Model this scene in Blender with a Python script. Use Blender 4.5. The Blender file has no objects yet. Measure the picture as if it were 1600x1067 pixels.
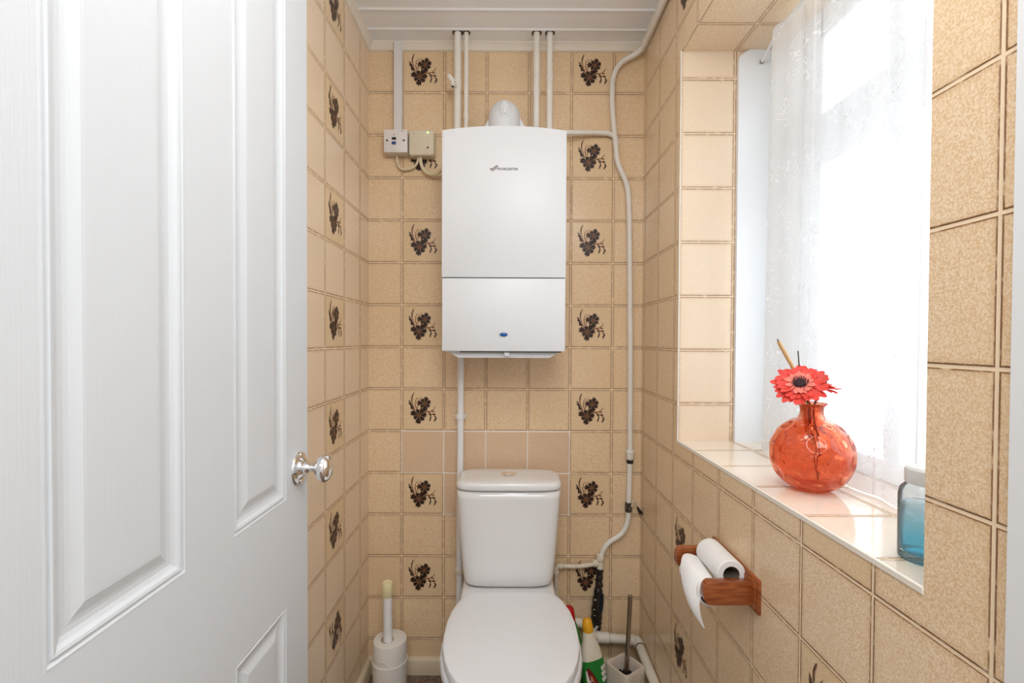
import bpy, bmesh, math, random
from mathutils import Vector, Matrix, noise
PI = math.pi
random.seed(4)
sc = bpy.context.scene
COL = sc.collection

# ------------------------------------------------------------ camera
H = 1.216                     # eye height above the floor
F = 739.0                     # focal length in pixels of a 1600 wide frame
PITCH, ROLL = 0.0148, -0.0045
SHX, SHY = 0.001875, 0.0053
cd = bpy.data.cameras.new('camera')
cd.sensor_width = 36.0
cd.lens = 36.0 * F / 1600
cd.clip_start = 0.02
cd.shift_x, cd.shift_y = SHX, SHY
cam = bpy.data.objects.new('camera', cd)
COL.objects.link(cam)
CM = Matrix.Rotation(PI / 2 - PITCH, 3, 'X') @ Matrix.Rotation(-ROLL, 3, 'Z')
cam.matrix_world = Matrix.Translation((0, 0, H)) @ CM.to_4x4()
sc.camera = cam

def ray(px, py):
    d = CM @ Vector(((px - 800) / 1600 + SHX, -(py - 533.5) / 1600 + SHY, -F / 1600))
    return d
def P(px, py, Y):             # measured image point at a known distance Y
    d = ray(px, py); t = Y / d.y
    return Vector((d.x * t, Y, H + d.z * t))
def PX(px, py, X):            # measured image point on a plane x = X
    d = ray(px, py); t = X / d.x
    return Vector((X, d.y * t, H + d.z * t))
def PZ(px, py, z):            # measured image point at height z
    d = ray(px, py); t = (z - H) / d.z
    return Vector((d.x * t, d.y * t, z))

# ------------------------------------------------------------ world, lights, exposure
w = bpy.data.worlds.new('world'); sc.world = w; w.use_nodes = True
bg = w.node_tree.nodes['Background']
bg.inputs[0].default_value = (0.93, 0.97, 1.0, 1)
bg.inputs[1].default_value = 3.8
def area(name, loc, rot, sx, sy, power, colr=(1, 1, 1)):
    l = bpy.data.lights.new(name, 'AREA'); l.shape = 'RECTANGLE'; l.size = sx; l.size_y = sy
    l.energy = power; l.color = colr
    o = bpy.data.objects.new(name, l); o.location = loc; o.rotation_euler = rot
    COL.objects.link(o); return o
area('hall_fill_light', (0.1, -0.75, 2.20), (0, 0, 0), 0.9, 0.9, 21, (0.98, 0.99, 1.0))  # added fill from behind the camera, not a known hall lamp
pl = bpy.data.lights.new('room_fill_light', 'POINT'); pl.energy = 6.5; pl.shadow_soft_size = .11; pl.color = (0.98, 0.99, 1.0)  # added out-of-view fill that brightens ceiling and walls, no known bulb
po = bpy.data.objects.new('room_fill_light', pl); po.location = (0.04, 0.50, 2.02); COL.objects.link(po)
sc.view_settings.view_transform = 'Standard'
sc.view_settings.look = 'None'
sc.view_settings.gamma = 1
sc.view_settings.exposure = 0.38
sc.view_settings.use_curve_mapping = False

# ------------------------------------------------------------ helpers: objects
def link(name, me, mats=None, parent=None, smooth=False):
    o = bpy.data.objects.new(name, me); COL.objects.link(o)
    if mats:
        for m in (mats if isinstance(mats, (list, tuple)) else [mats]):
            me.materials.append(m)
    if parent: o.parent = parent
    if smooth:
        for p in me.polygons: p.use_smooth = True
        if smooth != 'all':
            me.set_sharp_from_angle(angle=math.radians(38))
    return o
def obj(name, bm, mats, parent=None, smooth=True):
    bmesh.ops.recalc_face_normals(bm, faces=bm.faces) if smooth != 'raw' else None
    me = bpy.data.meshes.new(name); bm.to_mesh(me); bm.free()
    return link(name, me, mats, parent, smooth)
def tag(o, label, cat, group=None, kind=None):
    if label: o['label'] = label
    if cat: o['category'] = cat
    if group: o['group'] = group
    if kind: o['kind'] = kind
    return o
def thing(name, label, cat, loc=(0, 0, 0), group=None):
    o = bpy.data.objects.new(name, None); COL.objects.link(o)
    o.location = loc; o.empty_display_size = 0.05
    return tag(o, label, cat, group)
def child(name, bm, mats, par, smooth=True, label=None):
    """child built in world coordinates"""
    o = obj(name, bm, mats, None, smooth)
    o.parent = par
    root = par; off = Vector((0, 0, 0))
    while root is not None:
        off += root.location; root = root.parent
    o.location = -off
    if label: o['label'] = label
    return o
def struct(name, bm, mats, smooth=False, label=None):
    o = obj(name, bm, mats, None, smooth); o['kind'] = 'structure'
    if label: o['label'] = label; 
    return o
B = bmesh.new

# ------------------------------------------------------------ helpers: shapes
def box(bm, a, b, bevel=0, seg=2, mi=0):
    x0, y0, z0 = a; x1, y1, z1 = b
    vs = [bm.verts.new(p) for p in ((x0,y0,z0),(x1,y0,z0),(x1,y1,z0),(x0,y1,z0),(x0,y0,z1),(x1,y0,z1),(x1,y1,z1),(x0,y1,z1))]
    fs = [bm.faces.new([vs[i] for i in q]) for q in ((0,3,2,1),(4,5,6,7),(0,1,5,4),(1,2,6,5),(2,3,7,6),(3,0,4,7))]
    for f in fs: f.material_index = mi
    if bevel:
        es = set(e for f in fs for e in f.edges)
        r = bmesh.ops.bevel(bm, geom=list(es), offset=bevel, segments=seg, profile=0.5, affect='EDGES')
        for f in r['faces']: f.material_index = mi
    return bm
def loft(bm, rings, cap0=True, cap1=True, mi=0, closed=True):
    R = [[bm.verts.new(p) for p in r] for r in rings]
    n = len(R[0])
    for a, b in zip(R, R[1:]):
        for i in range(n if closed else n - 1):
            j = (i + 1) % n
            f = bm.faces.new((a[i], a[j], b[j], b[i])); f.material_index = mi
    if cap0: bm.faces.new(R[0][::-1]).material_index = mi
    if cap1: bm.faces.new(R[-1]).material_index = mi
    return R
def frame_of(axis):
    a = Vector(axis).normalized()
    t = Vector((0, 0, 1)) if abs(a.z) < 0.9 else Vector((1, 0, 0))
    u = t.cross(a).normalized(); v = a.cross(u)
    return a, u, v
def lathe(bm, prof, base, axis=(0, 0, 1), n=40, mi=0, cap=True):
    """prof = [(radius, height)]"""
    a, u, v = frame_of(axis); base = Vector(base)
    rings = []
    for r, h in prof:
        r = max(r, 1e-5)
        rings.append([base + a * h + (u * math.cos(2*PI*i/n) + v * math.sin(2*PI*i/n)) * r for i in range(n)])
    return loft(bm, rings, cap, cap, mi)
def fillet(pts, rad, k=7):
    pts = [Vector(p) for p in pts]; out = [pts[0]]
    for a, b, c in zip(pts, pts[1:], pts[2:]):
        d1 = (a - b); d2 = (c - b)
        r = min(rad, d1.length * .49, d2.length * .49)
        p0 = b + d1.normalized() * r; p2 = b + d2.normalized() * r
        for i in range(k + 1):
            t = i / k
            out.append(p0 * (1-t)**2 + b * 2*t*(1-t) + p2 * t*t)
    out.append(pts[-1]); return out
def tube(bm, pts, r, rad=0.03, n=18, mi=0, k=7, cap=True):
    path = fillet(pts, rad, k) if rad else [Vector(p) for p in pts]
    q = [path[0]]
    for p in path[1:]:
        if (p - q[-1]).length > 1e-5: q.append(p)
    path = q
    a, u, v = frame_of(path[1] - path[0]); rings = []
    rr = r if callable(r) else (lambda t: r)
    for i, p in enumerate(path):
        t = (path[min(i+1, len(path)-1)] - path[max(i-1, 0)]).normalized()
        u = (u - t * u.dot(t)).normalized(); v = t.cross(u)
        R = rr(i / (len(path) - 1))
        rings.append([p + (u * math.cos(2*PI*j/n) + v * math.sin(2*PI*j/n)) * R for j in range(n)])
    return loft(bm, rings, cap, cap, mi)
def prism(bm, poly, axis, a, b, mi=0):
    """poly in the two other axes, extruded along axis from a to b"""
    def mk(p, h):
        if axis == 'x': return (h, p[0], p[1])
        if axis == 'y': return (p[0], h, p[1])
        return (p[0], p[1], h)
    return loft(bm, [[mk(p, a) for p in poly], [mk(p, b) for p in poly]], True, True, mi)
def bevel_all(bm, off, seg=2, ang=30):
    es = [e for e in bm.edges if len(e.link_faces) == 2 and e.calc_face_angle(0) > math.radians(ang)]
    bmesh.ops.bevel(bm, geom=es, offset=off, segments=seg, profile=0.5, affect='EDGES')
    return bm
def srect(cx, cy, hx, hy, e, n=48):
    """superellipse ring in xy"""
    out = []
    for i in range(n):
        t = 2 * PI * i / n; c, s = math.cos(t), math.sin(t)
        out.append((cx + hx * math.copysign(abs(c) ** (2/e), c), cy + hy * math.copysign(abs(s) ** (2/e), s)))
    return out
def text_bm(bm, s, size, M, mi=0, depth=0.0003, shear=0, align='CENTER', bold=0.0):
    c = bpy.data.curves.new('t', 'FONT'); c.body = s; c.size = size; c.extrude = depth; c.shear = shear
    c.align_x = align; c.align_y = 'CENTER'; c.offset = bold; c.resolution_u = 4
    o = bpy.data.objects.new('t', c); COL.objects.link(o)
    dg = bpy.context.evaluated_depsgraph_get()
    me = bpy.data.meshes.new_from_object(o.evaluated_get(dg))
    me.transform(M)
    n0 = len(bm.faces); bm.from_mesh(me); bm.faces.ensure_lookup_table()
    for f in bm.faces[n0:]: f.material_index = mi
    bpy.data.objects.remove(o); bpy.data.curves.remove(c); bpy.data.meshes.remove(me)

# ------------------------------------------------------------ helpers: materials
def mat(name, col, rough=0.5, metal=0, bump=0, bscale=40, var=0, vscale=8, coat=0, trans=0, ior=1.45, emit=0, spec=0.5):
    m = bpy.data.materials.new(name); m.use_nodes = True
    nt = m.node_tree; b = nt.nodes['Principled BSDF']
    b.inputs['Base Color'].default_value = (*col, 1); b.inputs['Roughness'].default_value = rough
    b.inputs['Metallic'].default_value = metal; b.inputs['IOR'].default_value = ior
    b.inputs['Coat Weight'].default_value = coat; b.inputs['Transmission Weight'].default_value = trans
    b.inputs['Specular IOR Level'].default_value = spec
    if emit:
        b.inputs['Emission Color'].default_value = (*col, 1); b.inputs['Emission Strength'].default_value = emit
    g = nt.nodes.new('ShaderNodeNewGeometry')
    if bump:
        n = nt.nodes.new('ShaderNodeTexNoise'); n.inputs['Scale'].default_value = bscale; n.inputs['Detail'].default_value = 3
        nt.links.new(g.outputs['Position'], n.inputs['Vector'])
        bp = nt.nodes.new('ShaderNodeBump'); bp.inputs['Strength'].default_value = 1; bp.inputs['Distance'].default_value = bump
        nt.links.new(n.outputs[0], bp.inputs['Height']); nt.links.new(bp.outputs[0], b.inputs['Normal'])
    if var:
        n = nt.nodes.new('ShaderNodeTexNoise'); n.inputs['Scale'].default_value = vscale; n.inputs['Detail'].default_value = 4
        nt.links.new(g.outputs['Position'], n.inputs['Vector'])
        r = nt.nodes.new('ShaderNodeValToRGB')
        r.color_ramp.elements[0].position = .3; r.color_ramp.elements[1].position = .7
        r.color_ramp.elements[0].color = (*[c * (1 - var) for c in col], 1); r.color_ramp.elements[1].color = (*[min(1, c * (1 + var * .5)) for c in col], 1)
        nt.links.new(n.outputs[0], r.inputs[0]); nt.links.new(r.outputs[0], b.inputs['Base Color'])
    return m

class NG:
    """tiny node expression builder"""
    def __init__(s, nt): s.nt = nt
    def m(s, op, a, b=None, c=None, clamp=False):
        n = s.nt.nodes.new('ShaderNodeMath'); n.operation = op; n.use_clamp = clamp
        for i, v in enumerate((a, b, c)):
            if v is None: continue
            if isinstance(v, (int, float)): n.inputs[i].default_value = v
            else: s.nt.links.new(v, n.inputs[i])
        return n.outputs[0]
    def sstep(s, v, a, b):
        n = s.nt.nodes.new('ShaderNodeMapRange'); n.interpolation_type = 'SMOOTHSTEP'
        s.nt.links.new(v, n.inputs[0]); n.inputs[1].default_value = a; n.inputs[2].default_value = b
        return n.outputs[0]
    def mix(s, f, a, b):
        n = s.nt.nodes.new('ShaderNodeMix'); n.data_type = 'RGBA'
        for i, v in ((0, f), (6, a), (7, b)):
            if isinstance(v, tuple): n.inputs[i].default_value = (*v, 1)
            elif isinstance(v, (int, float)): n.inputs[i].default_value = v
            else: s.nt.links.new(v, n.inputs[i])
        return n.outputs[2]
    def noise(s, vec, scale, detail=2, rough=.5):
        n = s.nt.nodes.new('ShaderNodeTexNoise'); n.inputs['Scale'].default_value = scale
        n.inputs['Detail'].default_value = detail; n.inputs['Roughness'].default_value = rough
        s.nt.links.new(vec, n.inputs['Vector']); return n.outputs[0]

T = 0.152
Z0 = H - 0.0266
GROUT = (0.93, 0.76, 0.55)
def tile_mat(name, au, u0, av, v0, flowers=None, pale=None, gl=0.22, light=0.0):
    m = bpy.data.materials.new(name); m.use_nodes = True; nt = m.node_tree; b = nt.nodes['Principled BSDF']
    g = nt.nodes.new('ShaderNodeNewGeometry'); pos = g.outputs['Position']
    sp = nt.nodes.new('ShaderNodeSeparateXYZ'); nt.links.new(pos, sp.inputs[0])
    N = NG(nt); ax = {'x': 0, 'y': 1, 'z': 2}
    U = N.m('DIVIDE', N.m('SUBTRACT', sp.outputs[ax[au]], u0), T)
    V = N.m('DIVIDE', N.m('SUBTRACT', sp.outputs[ax[av]], v0), T)
    cu, cv = N.m('FLOOR', U), N.m('FLOOR', V)
    fu, fv = N.m('SUBTRACT', U, cu), N.m('SUBTRACT', V, cv)
    du = N.m('MULTIPLY', N.m('MINIMUM', fu, N.m('SUBTRACT', 1.0, fu)), T)
    dv = N.m('MULTIPLY', N.m('MINIMUM', fv, N.m('SUBTRACT', 1.0, fv)), T)
    d0 = N.m('MINIMUM', du, dv)
    nz = N.noise(pos, 160, 2)
    d = N.m('ADD', d0, N.m('MULTIPLY', N.m('SUBTRACT', nz, .5), .0012))
    sp1 = N.sstep(N.noise(pos, 430, 3, .55), .30, .70)
    big = N.noise(pos, 7, 2)
    tone = N.mix(sp1, (0.72, 0.44, 0.19), (0.95, 0.77, 0.55))
    tone = N.mix(N.m('MULTIPLY', N.sstep(big, .35, .7), .25), tone, (0.80, 0.56, 0.29))
    tone = N.mix(.10 + light, tone, (0.90, 0.80, 0.68))  # light pales the tile; on sill, reveal and door side it paints in daylight
    if flowers:      # plain cream field of the printed tiles
        k, par = flowers
        a = N.m('COMPARE', N.m('FLOORED_MODULO', N.m('SUBTRACT', cu, float(k)), 4.0), 0.0, .1)
        c = N.m('COMPARE', N.m('FLOORED_MODULO', cv, 2.0), 0.0, .1)
        fm = N.m('MULTIPLY', a, c)
        cream = N.mix(sp1, (0.76, 0.535, 0.31), (0.86, 0.67, 0.44))
        tone = N.mix(fm, tone, cream)
    # scorched edge of each tile
    edge = N.m('SUBTRACT', 1.0, N.sstep(d, .003, .013))
    tone = N.mix(N.m('MULTIPLY', edge, .22), tone, (0.50, 0.27, 0.09))
    line = N.m('MULTIPLY', N.sstep(d, .0017, .0021), N.m('SUBTRACT', 1.0, N.sstep(d, .0032, .0046)))
    brown = N.m('MULTIPLY', line, N.sstep(N.noise(pos, 60, 3), .25, .5))
    groutc = N.mix(N.noise(pos, 90, 2), (0.84, 0.64, 0.42), GROUT)
    grout = N.m('SUBTRACT', 1.0, N.sstep(d0, .0017, .0022))
    colr = N.mix(N.m('MULTIPLY', brown, .92), tone, (0.21, 0.085, 0.03))
    colr = N.mix(grout, colr, groutc)
    if pale:         # replaced tiles: smoother, pinker, white grout
        (a0, a1, b0, b1), (c0, c1, e0, e1) = pale
        def inside(x0, x1, y0, y1, fl=0.0):
            q = N.m('MULTIPLY', N.m('GREATER_THAN', U, x0 - fl), N.m('LESS_THAN', U, x1 + fl))
            return N.m('MULTIPLY', q, N.m('MULTIPLY', N.m('GREATER_THAN', V, y0 - fl), N.m('LESS_THAN', V, y1 + fl)))
        pm = N.m('MAXIMUM', inside(a0, a1, b0, b1, .014), inside(c0, c1, e0, e1, .014))
        pt = N.mix(sp1, (0.71, 0.475, 0.30), (0.80, 0.60, 0.42))
        pg = N.m('SUBTRACT', 1.0, N.sstep(d0, .0018, .0026))
        pc = N.mix(pg, pt, (0.88, 0.80, 0.70))
        colr = N.mix(pm, colr, pc)
    nt.links.new(colr, b.inputs['Base Color'])
    ro = N.m('ADD', N.m('MULTIPLY', grout, .45), gl); nt.links.new(ro, b.inputs['Roughness'])
    hgt = N.m('ADD', N.m('MULTIPLY', N.sstep(d, .001, .004), 1.0), N.m('MULTIPLY', N.noise(pos, 170, 2), .16))
    bp = nt.nodes.new('ShaderNodeBump'); bp.inputs['Distance'].default_value = .0011; bp.inputs['Strength'].default_value = .8
    nt.links.new(hgt, bp.inputs['Height']); nt.links.new(bp.outputs[0], b.inputs['Normal'])
    return m

XB0 = P(759.5, 533, 1.71).x         # a grout line of the end wall
YR0 = 1.525                         # a grout line of the window wall
YL0 = 1.460                         # a grout line of the door-side wall
XL, XR, YB = P(576, 533, 1.71).x, P(1002.5, 533, 1.71).x, 1.71
M_back = tile_mat('beige_tile_end_wall', 'x', XB0, 'z', Z0, flowers=(-2, 0), pale=((-2, 2, -3, -2), (-1, 2, -4, -3)))
M_left = tile_mat('beige_tile_door_side_daylit', 'y', YL0, 'z', Z0, flowers=(-1, 0), light=.28)  # same tile, window light on this wall painted into its colour
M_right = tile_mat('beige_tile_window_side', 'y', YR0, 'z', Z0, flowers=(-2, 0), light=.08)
M_reveal = tile_mat('beige_tile_reveal_daylit', 'x', XR, 'z', Z0, light=.40)  # same tile, paled in colour for the daylight washing over it
M_sill = tile_mat('beige_tile_sill_daylit', 'x', XR, 'y', YR0, gl=.10, light=.80)  # same tile, near-white because bright daylight is put into the colour
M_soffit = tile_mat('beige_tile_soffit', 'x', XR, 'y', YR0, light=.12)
M_dark = mat('dark_brown_print', (0.035, 0.014, 0.008), .35)
M_mid = mat('brown_print', (0.20, 0.075, 0.03), .35)
M_paint = mat('white_satin_paint', (0.82, 0.84, 0.86), .42, bump=.00025, bscale=30)
M_cream = mat('cream_gloss_paint', (0.86, 0.79, 0.68), .35, var=.05)
M_pvc = mat('white_ceiling_board', (0.93, 0.935, 0.955), .35)
M_plas = mat('painted_pipe_white', (0.86, 0.82, 0.75), .38, bump=.0003, bscale=60, var=.04, vscale=20)
M_plasw = mat('white_plastic', (0.86, 0.86, 0.86), .35)
M_old = mat('aged_painted_pipe', (0.80, 0.72, 0.58), .42, bump=.0006, bscale=80, var=.16, vscale=35)
M_steel = mat('boiler_enamel', (0.79, 0.805, 0.825), .38)
M_cer = mat('white_ceramic', (0.82, 0.815, 0.81), .08, coat=.3)
M_seat = mat('white_seat_plastic', (0.81, 0.82, 0.84), .22)
M_chrome = mat('chrome', (0.90, 0.90, 0.91), .07, metal=1)
M_black = mat('black', (0.012, 0.012, 0.013), .4)
M_tape = mat('black_tape', (0.022, 0.018, 0.015), .33, bump=.003, bscale=70, var=.6, vscale=45)

# ------------------------------------------------------------ printed flower motif of the tiles
def motif():
    dark, mid = [], []
    def bloom(cx, cy, r, rot):
        n = 7
        for i in range(n):
            a = rot + 2 * PI * i / n; rr = r * (0.92 + .16 * math.sin(i * 2.7))
            w = 0.44
            pts = [(0.10, -w * .5), (0.62, -w * 1.0), (0.74, -w * .90), (0.90, -w * .74), (0.82, -w * .34), (1.02, -w * .05), (0.84, w * .26), (0.95, w * .60), (0.74, w * .84), (0.60, w * 1.0), (0.10, w * .5)]
            dark.append([(cx + rr * q * math.cos(a + s), cy + rr * q * math.sin(a + s)) for q, s in pts])
        mid.append([(cx + r * .22 * (1 + .15 * math.sin(5 * t)) * math.cos(t), cy + r * .20 * math.sin(t)) for t in [2 * PI * i / 14 for i in range(14)]])
        for i in range(7):
            a = rot + .3 + 2 * PI * i / 7
            mid.append([(cx + r * (.33 * math.cos(a)) , cy + r * .33 * math.sin(a)), (cx + r * .72 * math.cos(a - .03), cy + r * .72 * math.sin(a - .03)), (cx + r * .72 * math.cos(a + .03), cy + r * .72 * math.sin(a + .03))])
    def stroke(lst, pts, w0, w1):
        L, R = [], []
        for i, p in enumerate(pts):
            a = pts[max(0, i-1)]; b = pts[min(len(pts)-1, i+1)]
            dx, dy = b[0]-a[0], b[1]-a[1]; l = math.hypot(dx, dy) or 1
            w = w0 + (w1 - w0) * i / (len(pts) - 1)
            L.append((p[0] - dy/l*w, p[1] + dx/l*w)); R.append((p[0] + dy/l*w, p[1] - dx/l*w))
        lst.append(L + R[::-1])
    def leaf(lst, x0, y0, x1, y1, w):
        mx, my = (x0+x1)/2, (y0+y1)/2; dx, dy = x1-x0, y1-y0; l = math.hypot(dx, dy); nx, ny = -dy/l, dx/l
        lst.append([(x0, y0), (mx + nx*w - dx*.15, my + ny*w - dy*.15), (mx + nx*w*.5, my + ny*w*.5), (x0 + dx*.72 + nx*w*.9, y0 + dy*.72 + ny*w*.9), (x1, y1), (x0 + dx*.6 - nx*w*.8, y0 + dy*.6 - ny*w*.8), (mx - nx*w*.4, my - ny*w*.4), (x0 + dx*.3 - nx*w, y0 + dy*.3 - ny*w)])
    bloom(.54, .650, .182, .35); bloom(.41, .370, .212, .1)
    stroke(mid, [(.31, .48), (.27, .60), (.24, .70), (.25, .80), (.29, .91)], .010, .006)
    stroke(dark, [(.24, .70), (.235, .80), (.27, .90)], .014, .004)
    stroke(mid, [(.36, .50), (.32, .62), (.33, .72), (.38, .80)], .012, .005)
    stroke(mid, [(.38, .55), (.385, .66), (.41, .76), (.47, .80)], .010, .004)
    for q in ((.30, .50, .20, .60), (.27, .55, .155, .68), (.24, .60, .165, .74)): leaf(dark, *q, .022)
    leaf(dark, .23, .50, .215, .62, .02)
    stroke(mid, [(.52, .46), (.62, .455), (.70, .47), (.77, .53), (.79, .58)], .014, .006)
    stroke(mid, [(.62, .455), (.69, .40), (.77, .38), (.80, .30)], .014, .007)
    for q in ((.64, .44, .70, .33), (.70, .35, .655, .22), (.73, .41, .81, .38), (.78, .36, .83, .27), (.81, .30, .765, .21)): leaf(dark, *q, .022)
    leaf(mid, .70, .47, .79, .45, .02)
    return dark, mid
MOTIF = motif()
def print_motif(bm, place, rot=False):
    for li, (polys, h) in enumerate(zip(MOTIF, (.0005, .0009))):
        for k, p in enumerate(polys):
            pts = [(1-u, 1-v) for u, v in p] if rot else p
            hh = h + (.0001 * (k % 3))
            f = bm.faces.new([bm.verts.new(place(u, v, hh)) for u, v in pts]); f.material_index = 1 + li
            f.normal_update()

# ------------------------------------------------------------ room shell
FL = 0.0; CE = H + 1.0575
Y_REV = 1.337                  # far reveal of the window
Y_NEAR = 0.5385                # near reveal
Z_SILL = H - 0.2835
Z_SOF = H + 0.8105
Y_END = 0.4475                 # where the tiles meet the door lining
WX = 0.86
bm = B()
box(bm, (XL - .15, YB, -.05), (WX + .1, YB + .12, CE + .06))
rows_all = (6, 4, 2, 0, -2, -4, -6)
for c in (-2, 2):
    for r in rows_all:
        print_motif(bm, lambda u, v, h: (XB0 + (c + u) * T, YB - h, Z0 + (r + v) * T))
struct('wall_back', bm, [M_back, M_dark, M_mid], smooth='raw' and False)
bm = B()
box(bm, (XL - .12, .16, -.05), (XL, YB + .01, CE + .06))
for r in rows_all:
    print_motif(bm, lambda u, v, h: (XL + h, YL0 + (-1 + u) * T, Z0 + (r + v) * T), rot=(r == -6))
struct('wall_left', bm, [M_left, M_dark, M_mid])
# window wall: solid around the opening
bm = B()
def wbox(a, b, mats6):
    n0 = len(bm.faces); box(bm, a, b); bm.faces.ensure_lookup_table()
    # order of faces: bottom, top, -y, +x, +y, -x
    for f, k in zip(bm.faces[n0:], mats6): f.material_index = k
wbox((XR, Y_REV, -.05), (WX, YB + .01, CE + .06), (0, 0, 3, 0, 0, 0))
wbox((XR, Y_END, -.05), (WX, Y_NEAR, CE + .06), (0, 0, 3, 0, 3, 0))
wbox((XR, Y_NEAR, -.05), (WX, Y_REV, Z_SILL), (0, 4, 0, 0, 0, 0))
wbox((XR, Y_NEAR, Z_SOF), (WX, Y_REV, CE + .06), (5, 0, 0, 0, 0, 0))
for c, rows in ((-2, (6, -4, -6)), (-6, (6, -4, -6))):
    for r in rows:
        print_motif(bm, lambda u, v, h: (XR - h, YR0 + (c + 1 - u) * T, Z0 + (r + v) * T))
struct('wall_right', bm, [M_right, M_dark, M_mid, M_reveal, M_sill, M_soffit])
# thin pale edging strip on the front edge of the sill
bm = B()
box(bm, (XR - .0015, Y_NEAR - .0005, Z_SILL - .007), (XR + .004, Y_REV + .003, Z_SILL + .0015), .0008, 1)
box(bm, (XR - .0008, Y_REV - .001, Z_SILL), (XR + .003, Y_REV + .003, Z_SOF + .003), .0005, 1)
struct('trim_5', bm, mat('pale_edging', (0.88, 0.82, 0.73), .35))
# door lining on the right
bm = B()
box(bm, (XR - .0035, .20, 0), (WX, Y_END, CE), .002, 1)
struct('trim_4', bm, M_paint)
# hall behind the camera
bm = B()
box(bm, (-1.35, -2.1, -.06), (WX + .1, YB + .12, 0))
M_floor = mat('brown_carpet', (0.25, 0.175, 0.125), .95, bump=.004, bscale=260, var=.4, vscale=60)
struct('floor', bm, M_floor)
M_hall = mat('hall_wall_paint', (0.78, 0.765, 0.74), .8)
bm = B(); box(bm, (-1.35, -2.1, 0), (-1.25, .16, CE + .06)); box(bm, (-1.35, .16, 0), (XL - .12, .28, CE + .06)); struct('wall_hall_left', bm, M_hall)
bm = B(); box(bm, (WX, -2.1, 0), (WX + .1, Y_END, CE + .06)); struct('wall_hall_right', bm, M_hall)
bm = B(); box(bm, (-1.35, -2.2, -.05), (WX + .1, -2.1, CE + .06)); struct('wall_hall_back', bm, M_hall)
# boarded ceiling with a groove every 96 mm
bm = B()
prof = []
y = 1.6315 + .0965 * 1
pts = [(YB + .11, CE)]
while y > .25:
    pts += [(y + .0022, CE), (y + .0012, CE + .004), (y - .0012, CE + .004), (y - .0030, CE - .0035), (y - .0065, CE - .0035), (y - .012, CE)]
    y -= .0965
pts += [(-2.1, CE)]
poly = pts + [(-2.1, CE + .07), (YB + .11, CE + .07)]
prism(bm, poly, 'x', -1.35, WX + .1)
struct('ceiling', bm, M_pvc)
# coving / beads
def bead(x0, x1):
    return [(0, 0), (.022, 0), (.022, -.006), (.016, -.010), (.012, -.020), (.008, -.026), (.0, -.028)]
bm = B()
prism(bm, [(YB + .001 - a, CE + .001 + b) for a, b in bead(0, 0)], 'x', XL, XR + .001)
struct('trim_1', bm, M_cream, True)
bm = B()
prism(bm, [(XL - .001 + a, CE + .001 + b) for a, b in bead(0, 0)], 'y', .25, YB)
struct('trim_2', bm, M_cream, True)
bm = B()
prism(bm, [(XR + .001 - a * .8, CE + .001 + b) for a, b in bead(0, 0)], 'y', .45, YB)
struct('trim_3', bm, M_cream, True)
# skirting
bm = B()
sk = [(0, 0), (.016, 0), (.016, .050), (.012, .056), (.006, .059), (0, .060)]
M_skirt = mat('beige_skirting_paint', (0.72, 0.60, 0.43), .35, var=.08)
prism(bm, [(YB + .001 - a, b) for a, b in sk], 'x', XL, XR)
struct('baseboard_back', bm, M_skirt, True)
bm = B()
prism(bm, [(XL - .001 + a, b) for a, b in sk], 'y', .30, YB - .014)
struct('baseboard_left', bm, M_skirt, True)
bm = B()
prism(bm, [(XR + .001 - a, b) for a, b in sk], 'y', .45, YB - .014)
struct('baseboard_right', bm, M_skirt, True)

# ------------------------------------------------------------ window
XG = 0.785
M_upvc = mat('window_frame_white', (0.84, 0.86, 0.88), .35)
def glass_mat():
    m = bpy.data.materials.new('obscured_glass'); m.use_nodes = True; nt = m.node_tree
    for n in list(nt.nodes): nt.nodes.remove(n)
    out = nt.nodes.new('ShaderNodeOutputMaterial')
    tr = nt.nodes.new('ShaderNodeBsdfTransparent'); tl = nt.nodes.new('ShaderNodeBsdfTranslucent'); gl = nt.nodes.new('ShaderNodeBsdfGlossy')
    tr.inputs[0].default_value = (.97, .99, 1, 1); tl.inputs[0].default_value = (.95, .97, 1, 1); gl.inputs['Roughness'].default_value = .15
    g = nt.nodes.new('ShaderNodeNewGeometry'); N = NG(nt)
    nz = N.noise(g.outputs['Position'], 55, 4, .6)
    bp = nt.nodes.new('ShaderNodeBump'); bp.inputs['Distance'].default_value = .004
    nt.links.new(nz, bp.inputs['Height'])
    for q in (tl, gl): nt.links.new(bp.outputs[0], q.inputs['Normal'])
    m1 = nt.nodes.new('ShaderNodeMixShader'); m2 = nt.nodes.new('ShaderNodeMixShader')
    nt.links.new(N.m('MULTIPLY', N.sstep(nz, .42, .62), .75), m1.inputs[0])
    nt.links.new(tr.outputs[0], m1.inputs[1]); nt.links.new(tl.outputs[0], m1.inputs[2])
    m2.inputs[0].default_value = .05
    nt.links.new(m1.outputs[0], m2.inputs[1]); nt.links.new(gl.outputs[0], m2.inputs[2])
    nt.links.new(m2.outputs[0], out.inputs[0]); return m
M_glass = glass_mat()
win = bpy.data.objects.new('window_1', None); COL.objects.link(win); win['kind'] = 'structure'
YP0 = PX(1300, 480, XG).y; YP1 = PX(1402, 480, XG).y; YP2 = PX(1432, 480, XG).y; YP3 = .615
ZT0 = PX(1300, 264, XG).z; ZT1 = PX(1300, 183, XG).z; ZTOP = PX(1300, 65, XG).z; ZB = H - .238
bm = B()
box(bm, (.755, Y_NEAR - .01, Z_SILL), (.845, YP3, Z_SOF), .003, 1)
box(bm, (.755, YP0, Z_SILL), (.845, Y_REV + .01, Z_SOF), .003, 1)
box(bm, (.755, YP3 - .01, Z_SILL), (.845, YP0 + .01, ZB), .003, 1)
box(bm, (.755, YP3 - .01, ZTOP), (.845, YP0 + .01, Z_SOF), .003, 1)
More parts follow.
